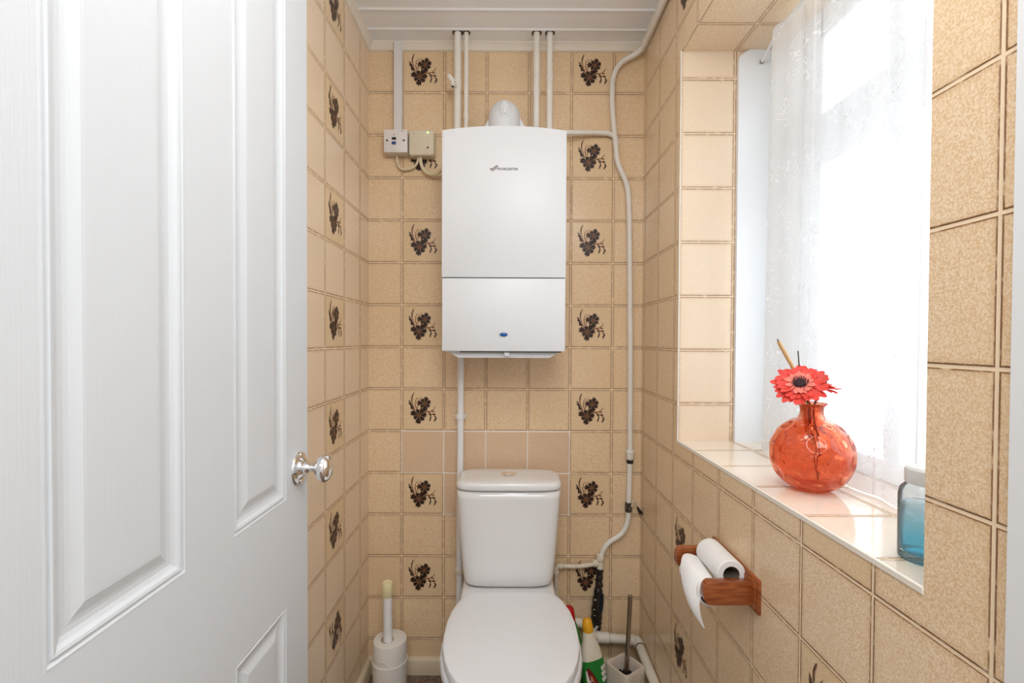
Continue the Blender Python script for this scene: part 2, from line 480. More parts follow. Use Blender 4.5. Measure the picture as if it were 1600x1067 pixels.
child('window_frame', bm, M_upvc, win, False)
bm = B(); box(bm, (.748, YP3 - .005, ZT0), (.83, YP0 + .005, ZT1), .004, 2); child('transom', bm, M_upvc, win, False)
bm = B(); box(bm, (.758, YP2, ZB - .005), (.82, YP1, ZTOP + .005), .003, 1); child('mullion', bm, M_upvc, win, False)
for (a, b) in ((YP3, YP2), (YP1, YP0)):
    for (c, d) in ((ZB, ZT0), (ZT1, ZTOP)):
        bm = B(); box(bm, (XG - .002, a, c), (XG + .002, b, d)); child('pane', bm, M_glass, win, False)
# white side lining between tiled reveal and frame, rounded upper corner
z1 = P(1153, 85, 1.327).z
x0, x1 = P(1150, 500, 1.327).x, .757
bm = B()
poly = [(x0, Z_SILL), (x1, Z_SILL), (x1, z1 + .028), (x0 + .06, z1 + .026), (x0 + .022, z1 + .010), (x0 + .003, z1 - .004), (x0, z1 - .012)]
prism(bm, poly, 'y', 1.327, Y_REV + .002); bevel_all(bm, .002, 2)
child('side_lining', bm, M_upvc, win, False)
bm = B()
hk = P(1189, 98, 1.327)
lathe(bm, [(0.0052, 0), (0.0052, .003), (.003, .0035), (.003, .006)], hk + Vector((0, -.006, 0)), (0, 1, 0), 16)
child('screw_eye', bm, mat('brass_grey', (.30, .24, .18), .35, metal=.8), win)

# ------------------------------------------------------------ net curtain and its wire
def net_mat():
    m = bpy.data.materials.new('net_lace'); m.use_nodes = True; nt = m.node_tree
    for n in list(nt.nodes): nt.nodes.remove(n)
    out = nt.nodes.new('ShaderNodeOutputMaterial'); N = NG(nt)
    tr = nt.nodes.new('ShaderNodeBsdfTransparent'); tl = nt.nodes.new('ShaderNodeBsdfTranslucent'); df = nt.nodes.new('ShaderNodeBsdfDiffuse')
    for q in (tl, df): q.inputs[0].default_value = (.93, .95, .97, 1)
    g = nt.nodes.new('ShaderNodeNewGeometry'); pos = g.outputs['Position']
    sp = nt.nodes.new('ShaderNodeSeparateXYZ'); nt.links.new(pos, sp.inputs[0]); y = sp.outputs[1]
    wv = nt.nodes.new('ShaderNodeTexWave'); wv.wave_type = 'RINGS'; wv.inputs['Scale'].default_value = 9; wv.inputs['Distortion'].default_value = 14
    wv.inputs['Detail'].default_value = 1; wv.inputs['Detail Scale'].default_value = 3.2; nt.links.new(pos, wv.inputs['Vector'])
    patch = N.sstep(N.noise(pos, 16, 1), .50, .60)
    lace = N.m('MULTIPLY', N.sstep(wv.outputs['Fac'], .90, .99), patch)
    dens = N.m('ADD', .48, N.m('MULTIPLY', lace, .34))
    def band(a, b, k):
        q = N.m('MULTIPLY', N.m('GREATER_THAN', y, a), N.m('LESS_THAN', y, b)); return N.m('MULTIPLY', q, k)
    for a, b, k in ((.726, .764, .30), (.861, .866, .35), (1.045, 1.052, .25), (1.09, 1.30, .22), (.757, .764, .25)):
        dens = N.m('ADD', dens, band(a, b, k))
    hem = N.m('MULTIPLY', N.m('LESS_THAN', sp.outputs[2], Z_SILL + .03), .3)
    dens = N.m('ADD', dens, hem, clamp=True)
    weave = N.noise(pos, 500, 1); dens = N.m('ADD', dens, N.m('MULTIPLY', N.m('SUBTRACT', weave, .5), .25), clamp=True)
    m1 = nt.nodes.new('ShaderNodeMixShader'); m1.inputs[0].default_value = .86
    nt.links.new(tl.outputs[0], m1.inputs[1]); nt.links.new(df.outputs[0], m1.inputs[2])
    m2 = nt.nodes.new('ShaderNodeMixShader'); nt.links.new(dens, m2.inputs[0])
    nt.links.new(tr.outputs[0], m2.inputs[1]); nt.links.new(m1.outputs[0], m2.inputs[2])
    nt.links.new(m2.outputs[0], out.inputs[0]); return m
bm = B()
XN = .669
def net_x(y, t):
    return XN + .0045 * math.sin(y * 46) + .003 * math.sin(y * 97 + 1) * (1 - .5 * t) + .010 * max(0, 1 - abs(y - .745) / .03) * -1 - .006 * t
ys = [.565 + (1.232 - .565) * i / 110 for i in range(111)]
rings = []
zt = H + .79
for j in range(22):
    t = 1 - j / 21       # 1 at bottom
    z = Z_SILL + .002 + (zt - Z_SILL - .002) * (1 - t)
    rings.append([(net_x(y, t), y + (.012 * t if y > 1.1 else 0), z) for y in ys])
loft(bm, rings, False, False, closed=False)
o = obj('net_curtain', bm, net_mat(), None, 'all')
tag(o, 'sheer white patterned net curtain hanging across the window down to the sill', 'net curtain')
bm = B()
tube(bm, [hk + Vector((0, -.005, 0)), (XN + .002, 1.20, zt - .006), (XN, .545, zt - .004)], .0035, .03, 10)
tag(obj('curtain_wire', bm, M_plasw), 'white plastic coated curtain wire hooked to the window side lining', 'curtain wire')

# ------------------------------------------------------------ door (open against the left wall)
XD = -.4367
DY0, DY1 = .285, PX(480, 533, XD).y
DZ0, DZ1 = .012, 1.99
def door_y(px): return PX(px, 533, XD).y
A = (door_y(362), door_y(448)); Bp = (door_y(290) - .198, door_y(290))
panels = []
for (a, b) in (A, Bp):
    panels.append((a, b, H - .318, DZ1 - .11)); panels.append((a, b, .20, H - .520))
bm = B()
box(bm, (XD - .036, DY0, DZ0), (XD - .008, DY1, DZ1))
# stiles and rails as raised surface with moulded edges down to the field
ysplit = sorted({DY0, DY1, A[0], A[1], Bp[0], Bp[1]}); zsplit = sorted({DZ0, DZ1, .20, H - .520, H - .318, DZ1 - .11})
def is_panel(y0, y1, z0, z1):
    return any(abs(y0-p[0]) < 1e-6 and abs(y1-p[1]) < 1e-6 and abs(z0-p[2]) < 1e-6 and abs(z1-p[3]) < 1e-6 for p in panels)
for y0, y1 in zip(ysplit, ysplit[1:]):
    for z0, z1 in zip(zsplit, zsplit[1:]):
        if not is_panel(y0, y1, z0, z1):
            q = [(XD, y0, z0), (XD, y1, z0), (XD, y1, z1), (XD, y0, z1)]
            bm.faces.new([bm.verts.new(p) for p in q])
        else:
            # ogee moulding profile: (inset, depth)
            pr = [(0, 0), (.0035, .0005), (.006, -.0035), (.0085, -.0038), (.0105, .0004), (.014, -.001), (.018, -.0055), (.023, -.0085), (.029, -.009), (.034, -.0078), (.046, -.0022), (.050, -.0018)]
            rr = []
            for ins, dp in pr:
                dp *= .7; rr.append([(XD + dp, y0 + ins, z0 + ins), (XD + dp, y1 - ins, z0 + ins), (XD + dp, y1 - ins, z1 - ins), (XD + dp, y0 + ins, z1 - ins)])
            loft(bm, rr, False, True)
# edges
for q in ([(XD-.008, DY1, DZ0), (XD, DY1, DZ0), (XD, DY1, DZ1), (XD-.008, DY1, DZ1)], [(XD-.008, DY0, DZ0), (XD, DY0, DZ0), (XD, DY0, DZ1), (XD-.008, DY0, DZ1)],
          [(XD-.008, DY0, DZ1), (XD, DY0, DZ1), (XD, DY1, DZ1), (XD-.008, DY1, DZ1)], [(XD-.008, DY0, DZ0), (XD, DY0, DZ0), (XD, DY1, DZ0), (XD-.008, DY1, DZ0)]):
    bm.faces.new([bm.verts.new(p) for p in q])
def door_mat():
    m = mat('white_door_paint', (0.71, 0.735, 0.76), .38); nt = m.node_tree; b = nt.nodes['Principled BSDF']
    g = nt.nodes.new('ShaderNodeNewGeometry'); mp = nt.nodes.new('ShaderNodeMapping'); mp.inputs['Scale'].default_value = (1, 120, 3)
    nt.links.new(g.outputs['Position'], mp.inputs[0]); N = NG(nt); nz = N.noise(mp.outputs[0], 3, 4, .6)
    bp = nt.nodes.new('ShaderNodeBump'); bp.inputs['Distance'].default_value = .0003; bp.inputs['Strength'].default_value = .7
    nt.links.new(nz, bp.inputs['Height']); nt.links.new(bp.outputs[0], b.inputs['Normal']); return m
door = struct('door_1', bm, door_mat(), False)
kp = PX(466, 731, XD)
bm = B()
lathe(bm, [(.033, 0), (.034, .002), (.032, .005), (.026, .0065), (.022, .008), (.019, .012), (.013, .014), (.0125, .018)], kp, (1, 0, 0), 48)
for s in (1, -1):
    lathe(bm, [(.0045, .005), (.0045, .0072), (.003, .0082)], kp + Vector((0, 0, s * .0275)), (1, 0, 0), 12)
rose = child('knob_rose', bm, M_chrome, door, True, 'chrome rose plate')
bm = B()
lathe(bm, [(.0115, .014), (.0105, .020), (.0075, .024), (.007, .029), (.009, .033), (.015, .038), (.022, .0425), (.027, .0475), (.0295, .053), (.029, .058), (.0265, .0625), (.021, .0665), (.013, .0690), (.006, .0698), (0, .070)], kp, (1, 0, 0), 56)
child('door_knob', bm, M_chrome, door, 'all', 'round chrome knob')
bm = B()
for z in (.25, 1.75):
    box(bm, (XD - .037, DY0 - .006, z), (XD - .003, DY0 + .001, z + .09))
child('hinge', bm, M_chrome, door, False)

# ------------------------------------------------------------ boiler
YF = 1.45
bx0, bx1 = P(690, 400, YF).x, P(884.5, 400, YF).x
zb_top_s, zb_top_m = P(690, 203, YF).z, P(790, 196, YF).z
zb_seam, zb_bot = P(790, 434, YF).z, P(790, 549, YF).z
cx = (bx0 + bx1) / 2
boiler = thing('wall_boiler', 'large white wall mounted gas boiler with a slightly arched top above the toilet', 'boiler', (cx, 1.70, zb_bot))
bm = B()
top = [(bx0 + (bx1 - bx0) * i / 24, zb_top_s + (zb_top_m - zb_top_s) * (1 - (2 * i / 24 - 1) ** 2)) for i in range(25)]
prism(bm, [(bx1, zb_seam + .0012), (bx0, zb_seam + .0012)] + top, 'y', YF, 1.66)
bmesh.ops.recalc_face_normals(bm, faces=bm.faces); bevel_all(bm, .0022, 2, 40)
child('case', bm, M_steel, boiler, True)
bm = B()
box(bm, (bx0 + .001, YF + .001, zb_bot), (bx1 - .001, 1.64, zb_seam - .0012), .003, 2)
child('control_flap', bm, M_steel, boiler, True)
bm = B(); box(bm, (bx0 + .006, YF + .008, zb_seam - .002), (bx1 - .006, 1.64, zb_seam + .002)); child('seam_gap', bm, M_black, boiler, False)
bm = B(); box(bm, (bx0 + .02, 1.63, zb_bot + .01), (bx1 - .02, 1.712, zb_top_s - .03)); child('mounting_frame', bm, M_plasw, boiler, False)
# underside tray seen just below the flap
Yt = 1.475
ztr = P(790, 559, Yt).z; l0, l1 = P(700, 551, Yt).x, P(875, 551, Yt).x; m0, m1 = P(716, 558, Yt).x, P(858, 558, Yt).x
bm = B()
prism(bm, [(l0, zb_bot - .001), (m0, ztr), (m1, ztr), (l1, zb_bot - .001)], 'y', Yt, 1.63); bevel_all(bm, .004, 2)
child('drip_tray', bm, M_steel, boiler, True)
bm = B(); box(bm, (P(788, 550, 1.468).x, 1.462, ztr + .006), (P(796, 550, 1.468).x, 1.48, zb_bot + .002), .001, 1)
child('flap_catch', bm, M_steel, boiler, False)
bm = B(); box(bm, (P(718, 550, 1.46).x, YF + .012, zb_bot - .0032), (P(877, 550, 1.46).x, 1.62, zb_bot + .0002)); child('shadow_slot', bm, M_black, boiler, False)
# blue oval lens
bc = P(787, 522.5, YF)
bm = B()
R = []
for s, h in ((1.25, -.0005), (1.22, .0010), (1.06, .0016)): R.append([(bc.x + .0125 * s * math.cos(t), YF - h, bc.z + .0062 * s * math.sin(t)) for t in [2*PI*i/32 for i in range(32)]])
loft(bm, R, False, True)
bez = child('badge_bezel', bm, M_steel, boiler, 'all')
bm = B(); R = []
for s, h in ((1.0, .0012), (.95, .0026), (.7, .0036), (.01, .004)): R.append([(bc.x + .0125 * s * math.cos(t), YF - h, bc.z + .0062 * s * math.sin(t)) for t in [2*PI*i/32 for i in range(32)]])
loft(bm, R, False, True)
child('badge', bm, mat('blue_lens', (0.01, 0.09, 0.34), .12), bez, 'all', 'small blue oval badge')
# printed name and swoosh
M_logo = mat('logo_grey', (0.17, 0.14, 0.15), .4); M_red = mat('logo_red', (0.22, 0.02, 0.05), .4)
bm = B(); lc = P(793, 264.3, YF)
text_bm(bm, 'WORCESTER', .0098, Matrix.Translation((lc.x, YF - .0004, lc.z)) @ Matrix.Rotation(PI/2, 4, 'X') @ Matrix.Diagonal((1.12, 1, 1, 1)), 0, .0002, 0, 'CENTER', .0003)
def swoosh(pts, w, mi, dx=0, dz=0):
    q = [P(a + dx, b + dz, YF - .0005) for a, b in pts]; L, Rr = [], []
    for i, p in enumerate(q):
        a = q[max(0, i-1)]; b = q[min(len(q)-1, i+1)]; d = (b - a).normalized(); n = Vector((-d.z, 0, d.x)); ww = w[i]
        L.append(p + n * ww); Rr.append(p - n * ww)
    for i in range(len(q) - 1):
        f = bm.faces.new([bm.verts.new(v) for v in (L[i], L[i+1], Rr[i+1], Rr[i])]); f.material_index = mi
swoosh([(765.5, 263.8), (769, 264.2), (773, 261.5), (776.5, 258.6), (778.5, 260.5)], [.0022, .0022, .002, .002, .0014], 0)
swoosh([(766.5, 266.6), (770, 266.6), (773.5, 264.2), (777, 261.4), (778.5, 262.6)], [.0008, .0012, .0012, .001, .0006], 1)
child('logo', bm, [M_logo, M_red], boiler, False, 'small dark logo lettering with a curved flash')
# flue elbow
YFL = 1.60
fc = P(788, 180, YFL); fr = .0535; fz = P(788, 152, YFL).z - fr
bm = B()
tube(bm, [(fc.x, YFL, zb_top_s - .02), (fc.x, YFL, fz), (fc.x, 1.712, fz)], fr, .045, 40, k=12)
fl = child('flue_elbow', bm, M_steel, boiler, 'all', 'white rounded flue elbow')
bm = B()
q4 = [P(a, b, 1.598) for a, b in ((755, 203), (765, 184), (812, 184), (822, 203))]
prism(bm, [(v.x, v.z) for v in q4], 'y', 1.594, 1.602)
child('flue_collar', bm, M_steel, boiler, False)
bm = B(); R = []
pc = P(789, 172, YFL - fr + .006)
for s, h in ((1.0, -.045), (1.0, .004), (.86, .0065), (.80, .0045), (.55, .0045), (.45, .009), (.1, .0105)):
    R.append([(pc.x + .0165 * s * math.cos(t), pc.y - h, pc.z + .030 * s * math.sin(t)) for t in [2*PI*i/32 for i in range(32)]])
loft(bm, R)
child('test_cap', bm, M_steel, fl, True)

# ------------------------------------------------------------ pipes from the ceiling into the boiler
def vpipe(px, r, label, sleeve=None, extra=None):
    a = P(px, 74, 1.665); b = P(px, 215, 1.62)
    t = thing('heating_pipe', label, 'pipe', (a.x, 1.645, zb_top_s - .03), 'upright heating pipes above the boiler')
    bm = B(); tube(bm, [(a.x, 1.645, CE + .01), (a.x, 1.645, zb_top_s - .03)], r, 0, 20); child('pipe', bm, M_plas, t, True)
    if sleeve:
        z = P(px, sleeve, 1.645).z
        bm = B(); lathe(bm, [(r, .0), (r + .0016, .003), (r + .0016, .022), (r, .025)], (a.x, 1.645, z - .012), (0, 0, 1), 20); child('collar', bm, M_plas, t, True)
    bm = B(); lathe(bm, [(r + .006, 0), (r + .006, .0015)], (a.x, 1.645, CE - .0015), (0, 0, 1), 24); child('ceiling_hole_ring', bm, mat('hole_dark', (.10, .08, .06), .9), t, False)
    return t, a
t1, a1 = vpipe(716, .0122, 'thick white heating pipe with a small drain tap, left end of the boiler top', 128)
vpipe(729.5, .0078, 'thin white pipe rising right beside the thick pipe with the drain tap', 182)
vpipe(838, .0112, 'white pipe above the boiler just right of the flue elbow, left of a close pair', 142)
vpipe(858.5, .0108, 'white pipe above the boiler, farthest right of the upright pipes into its top', 122)
bm = B()
q = P(707, 128, 1.62)
tube(bm, [(a1.x, 1.64, q.z - .008), (q.x + .002, 1.615, q.z - .004)], .006, 0, 12)
tube(bm, [(q.x - .012, 1.612, q.z + .016), (q.x + .006, 1.612, q.z - .006)], .0082, 0, 14)
tube(bm, [(q.x + .001, 1.610, q.z), (q.x + .003, 1.606, q.z - .022)], .0062, 0, 14)
tap = child('drain_tap', bm, M_plas, t1, True, 'small white drain tap')
bm = B(); lathe(bm, [(.0038, 0), (.0038, .001)], (q.x + .003, 1.6055, q.z - .0232), (0, -.18, -1), 12); child('tap_mouth', bm, M_black, tap, False)

# trunking
bm = B(); x0, x1 = P(615.5, 120, 1.69).x, P(628, 120, 1.69).x
box(bm, (x0, 1.686, P(620, 204, 1.69).z), (x1, 1.7105, CE - .001), .0012, 1)
tag(obj('cable_trunking', bm, mat('trunking_white', (.80, .77, .76), .4)), 'flat white cable trunking rising from the switch box to the ceiling', 'trunking')

# fused spur box
YS = 1.664
s0, s1 = P(599.5, 202, YS), P(636.5, 238, YS)
spur = thing('fused_switch_box', 'square white fused switch box with black and blue marks on the end wall', 'switch box', (s0.x, 1.71, s1.z))
bm = B(); box(bm, (s0.x + .001, YS + .008, s1.z + .0005), (s1.x - .001, 1.711, s0.z - .0005), .002, 2); child('back_box', bm, mat('box_offwhite', (.78, .72, .66), .4), spur, True)
bm = B(); box(bm, (s0.x, YS, s1.z), (s1.x, YS + .009, s0.z), .002, 2); fp = child('face_plate', bm, mat('plate_white', (.82, .78, .76), .3), spur, True)
def onf(px, py, w, h, name, m, d=.001, par=fp):
    c = P(px, py, YS); bm = B(); box(bm, (c.x - w/2, YS - d, c.z - h/2), (c.x + w/2, YS + .002, c.z + h/2), .0004, 1); return child(name, bm, m, par, False)
onf(615.5, 216.3, .0145, .0090, 'fuse_slot', M_black)
onf(615.5, 223.5, .0145, .0095, 'rocker', mat('rocker_blue', (.02, .07, .26), .3), .003)
for px in (604.7, 631):
    c = P(px, 219.3, YS); bm = B(); lathe(bm, [(.0036, 0), (.0036, .001), (.002, .0012)], (c.x, YS + .0003, c.z), (0, -1, 0), 14); child('screw', bm, mat('screw_dark', (.10, .08, .07), .4, metal=.6), fp, False)
c = P(615.5, 210, YS); bm = B(); lathe(bm, [(.0018, 0), (.0018, .0008)], (c.x, YS + .0002, c.z), (0, -1, 0), 10); child('lamp_dot', bm, mat('dot_brown', (.12, .05, .04), .4), fp, False)
bm = B(); c = P(628.5, 205, YS)
for k, (ww, dz) in enumerate(((.006, .0006), (.013, -.0012))):
    box(bm, (c.x - ww/2, YS - .0003, c.z + dz - .0004), (c.x + ww/2, YS + .0002, c.z + dz + .0003))
child('print', bm, mat('print_red', (.42, .16, .14), .5), fp, False)

# wireless receiver box
YR = 1.668
s0, s1 = P(638.5, 202, YR), P(678, 242.5, YR)
rec = thing('receiver_box', 'cream rounded heating receiver box with a green light beside the boiler', 'receiver', (s0.x, 1.71, s1.z))
bm = B(); box(bm, (s0.x, YR, s1.z), (s1.x, 1.711, s0.z)); 
bmesh.ops.bevel(bm, geom=[e for e in bm.edges if abs((e.verts[0].co - e.verts[1].co).y) > .01], offset=.009, segments=5, profile=.5, affect='EDGES')
bmesh.ops.bevel(bm, geom=[e for e in bm.edges if e.verts[0].co.y < YR + .001 and e.verts[1].co.y < YR + .001], offset=.006, segments=4, profile=.5, affect='EDGES')
child('case', bm, mat('cream_plastic', (.74, .66, .50), .38), rec, True)
c = P(668.5, 207, YR); bm = B(); lathe(bm, [(.0028, 0), (.0028, .0006), (.002, .0016), (.0004, .002)], (c.x, YR + .0002, c.z), (0, -1, 0), 16)
child('led', bm, mat('led_green', (.25, 1.0, .12), .3, emit=3.5), rec, True, 'lit green indicator')
c = P(646.5, 208.5, YR)
for dx, dz in ((-.001, -.001), (.0015, .001)):
    bm = B(); box(bm, (c.x + dx - .0008, YR - .0002, c.z + dz - .0012), (c.x + dx + .0008, YR + .0003, c.z + dz + .0012)); child('printed_mark', bm, M_logo, rec, False)
for dz in (0,):
    bm = B(); c2 = P(668.5, 219.5, YR); box(bm, (c2.x - .0025, YR - .0002, c2.z - .0004), (c2.x + .0025, YR + .0003, c2.z + .0004))
    child('printed_mark', bm, M_logo, rec, False); bm = B(); c2 = P(668.5, 224.5, YR); box(bm, (c2.x - .0007, YR - .0002, c2.z - .0007), (c2.x + .0007, YR + .0003, c2.z + .0007))
child('printed_mark', bm, M_logo, rec, False)
c = P(668.5, 230.5, YR); bm = B(); R = []
for a, h in ((.0038, 0), (.0038, .0006), (.0031, .0008), (.0031, .0002)): R.append([(c.x + a*math.cos(t), YR - h + .0002, c.z + a*math.sin(t)) for t in [2*PI*i/20 for i in range(20)]])
loft(bm, R, False, True); child('button', bm, mat('cream_button', (.66, .58, .43), .4), rec, True)
M_cab = mat('cream_cable', (.80, .70, .50), .4)
bm = B(); tube(bm, [P(620.5, 240, 1.695), P(620.5, 256, 1.697), P(627, 265, 1.697), P(642, 264.5, 1.697), P(652.5, 256, 1.695), P(654.5, 240, 1.692)], .0042, .03, 12)
tag(obj('power_cable', bm, M_cab), 'thin cream cable looping from the switch box to the receiver box', 'cable')
bm = B(); tube(bm, [P(657, 240, 1.69), P(657.5, 258, 1.692), P(666, 271, 1.69), P(680, 273, 1.68), P(694, 262, 1.66)], .0062, .04, 14)
tag(obj('boiler_cable', bm, M_cab), 'thicker cream cable looping from the receiver box behind the boiler', 'cable')

# ------------------------------------------------------------ left drop pipe below the boiler
YP = 1.672
t = thing('condensate_pipe', 'straight white plastic pipe dropping from the boiler behind the cistern left edge', 'pipe', (P(718.5, 700, YP).x, YP, 0.0))
bm = B(); xx = P(718.8, 700, YP).x
tube(bm, [(xx + .002, YP, zb_bot + .02), (xx + .001, YP, .9), (xx - .0015, YP, .005)], .0118, 0, 20); child('pipe', bm, M_plasw, t, True)
for py in (651, 892):
    z = P(718, py, YP).z; bm = B()
    lathe(bm, [(.0122, 0), (.0155, .0005), (.0155, .014), (.0122, .0145)], (xx, YP, z - .007), (0, 0, 1), 24)
    box(bm, (xx - .018, YP + .001, z - .007), (xx + .018, 1.711, z + .007), .001, 1)
    child('pipe_clip', bm, M_plasw if py < 700 else M_old, t, True)

# ------------------------------------------------------------ long supply pipe on the right
def jt(bm, p, axis, r, l, mi=0):
    a = Vector(axis).normalized(); p = Vector(p)
    lathe(bm, [(r * .9, -l/2), (r, -l/2 + .002), (r, l/2 - .002), (r * .9, l/2)], p, a, 14, mi)
gas = thing('supply_pipe', 'long white pipe running down the end wall near the window side corner', 'pipe', (P(984, 700, 1.69).x, 1.69, .9))
bm = B()
top0 = PX(1047, -20, XR - .016)
GP = [top0 + Vector((0, -.5, .0)) if False else Vector((XR - .014, .60, top0.z - .02)), top0, P(1003, 80, 1.675), P(968, 98, 1.692), P(957, 122, 1.694), P(956.5, 170, 1.694), P(961, 214, 1.694), P(965, 258, 1.694), P(981, 288, 1.694), P(983.5, 330, 1.694), P(985, 540, 1.694), P(984.5, 716, 1.694), P(982.5, 785, 1.694), P(981.5, 815, 1.694), P(973, 834, 1.694), P(948, 849, 1.694), P(939.5, 866, 1.694), P(938, 884, 1.694)]
tube(bm, GP, .0094, .045, 18, k=8)
child('pipe', bm, M_plas, gas, True)
bm = B(); jt(bm, P(984.5, 711, 1.694), (0, 0, 1), .0135, .030); jt(bm, P(984.5, 706, 1.694), (0, 0, 1), .0155, .012); child('compression_joint', bm, M_plas, gas, True)
bm = B(); jt(bm, P(984.3, 721, 1.694), (0, 0, 1), .0118, .013); child('joint_stain', bm, M_tape, gas, True, 'dark band under the joint')
bm = B(); q = P(982, 792, 1.694)
jt(bm, q, (0, 0, 1), .0122, .034); box(bm, (q.x - .006, q.y - .024, q.z - .004), (q.x + .008, q.y - .008, q.z + .006), .002, 1)
box(bm, (q.x - .012, q.y - .016, q.z - .012), (q.x + .004, q.y - .008, q.z + .002), .002, 1)
cl = child('earth_clamp', bm, mat('tarnished_metal', (.13, .12, .09), .4, metal=.5, bump=.003, bscale=90, var=.7, vscale=60), gas, True, 'tarnished earth clamp')
bm = B(); tube(bm, [q + Vector((.006, -.014, .006)), P(990, 780, 1.68), P(996, 789, 1.69), P(1001, 802, 1.70)], .0018, .02, 8)
wi = child('earth_wire', bm, M_cab, cl, True)
bm = B(); e = P(1000, 800, 1.695); tube(bm, [P(996, 792, 1.69), e, P(1004.5, 803, 1.672)], lambda t: .003 + .003 * math.sin(t * 9) ** 2, .005, 8); child('wire_end', bm, M_black, cl, True)
bm = B(); q = P(938, 874, 1.694)
jt(bm, q + Vector((0, 0, .006)), (0, 0, 1), .0145, .022); jt(bm, q + Vector((0, 0, -.022)), (0, 0, 1), .0115, .03); jt(bm, P(937.5, 887, 1.694), (0, 0, 1), .0125, .012)
child('tee_joint', bm, M_old, gas, True)
# branch from boiler to the supply pipe
bm = B(); tube(bm, [P(880, 207.3, 1.66), P(930, 207.3, 1.692), P(950, 207.8, 1.694), P(962, 214, 1.694), P(963.5, 226, 1.694)], .0088, .03, 16)
tag(obj('boiler_branch_pipe', bm, M_plas), 'short white pipe from the boiler top right joining the long supply pipe', 'pipe')
# branch to the cistern
br = thing('cistern_feed_pipe', 'old cream painted feed pipe from the tee joint to the toilet cistern', 'pipe', (P(869, 900, 1.69).x, 1.69, .5))
bm = B(); tube(bm, [P(937, 879, 1.692), P(925, 882, 1.690), P(905, 885, 1.688), P(880, 884.5, 1.688), P(869, 884.5, 1.688), P(869, 930, 1.688), P(869, 965, 1.688)], .0078, .014, 14)
child('pipe', bm, M_old, br, True)
bm = B(); jt(bm, P(930, 880, 1.691), (1, 0, .14), .0125, .018); child('compression_joint', bm, M_old, br, True)
bm = B(); jt(bm, P(877, 884.6, 1.688), (1, 0, 0), .0112, .018); jt(bm, P(872, 884.6, 1.688), (1, 0, 0), .0095, .012); jt(bm, P(869, 894, 1.688), (0, 0, 1), .0112, .016); jt(bm, P(869, 889, 1.688), (0, 0, 1), .0095, .014)
child('compression_joint', bm, M_old, br, True)
bm = B(); lathe(bm, [(.0125, -.001), (.0125, .001)], P(879.6, 884.6, 1.688), (1, 0, 0), 16); child('ring_nut', bm, mat('grey_nut', (.3, .3, .3), .4, metal=.7), br, False)
# taped hose below the tee
bm = B()
def hr(t): return .0115 + (.0075 * max(0, math.sin((t - .25) * 4.4)) if t > .25 else 0) + .0016 * math.sin(t * 60)
hp = [P(937.5, 889, 1.690), P(936.5, 905, 1.688), P(935, 922, 1.684), P(933, 945, 1.680), P(932, 965, 1.680), P(932.5, 978, 1.682), P(932, 985, 1.685)]
path = []
for a, b in zip(hp, hp[1:]):
    path += [a.lerp(b, k / 6) for k in range(6)]
tube(bm, path + [hp[-1]], hr, 0, 16)
ho = thing('wrapped_valve', 'black tape wrapped valve and hose hanging below the tee joint', 'valve', (P(935, 940, 1.68).x, 1.68, .5))
child('hose', bm, M_tape, ho, True)
M_brs = mat('dull_brass', (.50, .45, .33), .35, metal=.8)
for py, s in ((938, .8), (953, 1.0), (962, .6)):
    q = P(930, py, 1.664); bm = B(); box(bm, (q.x - .006 * s, q.y, q.z - .0022), (q.x + .006 * s, q.y + .006, q.z + .0022), .001, 1)
    child('metal_band', bm, M_brs, ho, True)
bm = B(); tube(bm, [P(941, 928, 1.672), P(940.5, 945, 1.668), P(938, 958, 1.668)], .006, .02, 10); child('lever', bm, mat('dark_teal', (.010, .022, .030), .3), ho, True)
bm = B(); tube(bm, [P(934, 978, 1.663), P(930, 983, 1.662), P(932, 992, 1.662)], .005, .01, 10); child('tape_end', bm, mat('grey_tape', (.50, .47, .43), .5), ho, True)

# waste pipe low along the corner
M_waste = mat('waste_pipe_white', (.84, .79, .69), .33, var=.04, vscale=20)
wp = thing('waste_pipe', 'cream plastic waste pipe low on the end wall bending round the corner below the window', 'pipe', (P(990, 995, 1.675).x, 1.675, .1))
bm = B()
YW = 1.668; XW = XR - .0175
c0 = P(893, 968, YW); c1 = P(912, 974, YW); c2 = P(926, 990, YW); c3 = P(942, 996, YW); c4 = P(993, 1000.5, YW)
cor = Vector((XW, YW + .002, c4.z))
tube(bm, [P(860, 967, YW), c1, c2, c3, c4, cor + Vector((0, 0, 0)), Vector((XW, 1.30, c4.z - .012)), Vector((XW, .95, c4.z - .025))], .0158, .022, 20)
child('pipe', bm, M_waste, wp, True)
bm = B()
jt(bm, P(942, 996, YW), (1, 0, -.05), .0192, .045)
child('joint_sleeve', bm, M_waste, wp, True); bm = B()
jt(bm, cor + Vector((-.024, 0, 0)), (1, 0, 0), .0185, .028); jt(bm, cor + Vector((0, -.026, 0)), (0, 1, 0), .0185, .03)
child('joint_sleeve', bm, M_waste, wp, True)
M_seal = mat('seal_brown', (.20, .15, .11), .6)
for p, a in ((P(951.5, 996.7, YW), (1, 0, -.05)), (cor + Vector((-.039, 0, 0)), (1, 0, 0)), (cor + Vector((0, -.042, 0)), (0, 1, 0))):
    bm = B(); lathe(bm, [(.0188, -.0007), (.0188, .0007)], p, a, 20)
    child('seal_ring', bm, M_seal, wp, False)

# ------------------------------------------------------------ toilet
TX = .006
zc = H - .78
CXc = P(794.5, 850, 1.50).x
toilet = thing('toilet', 'white close coupled toilet with closed lid under the boiler', 'toilet', (TX, 1.35, 0))
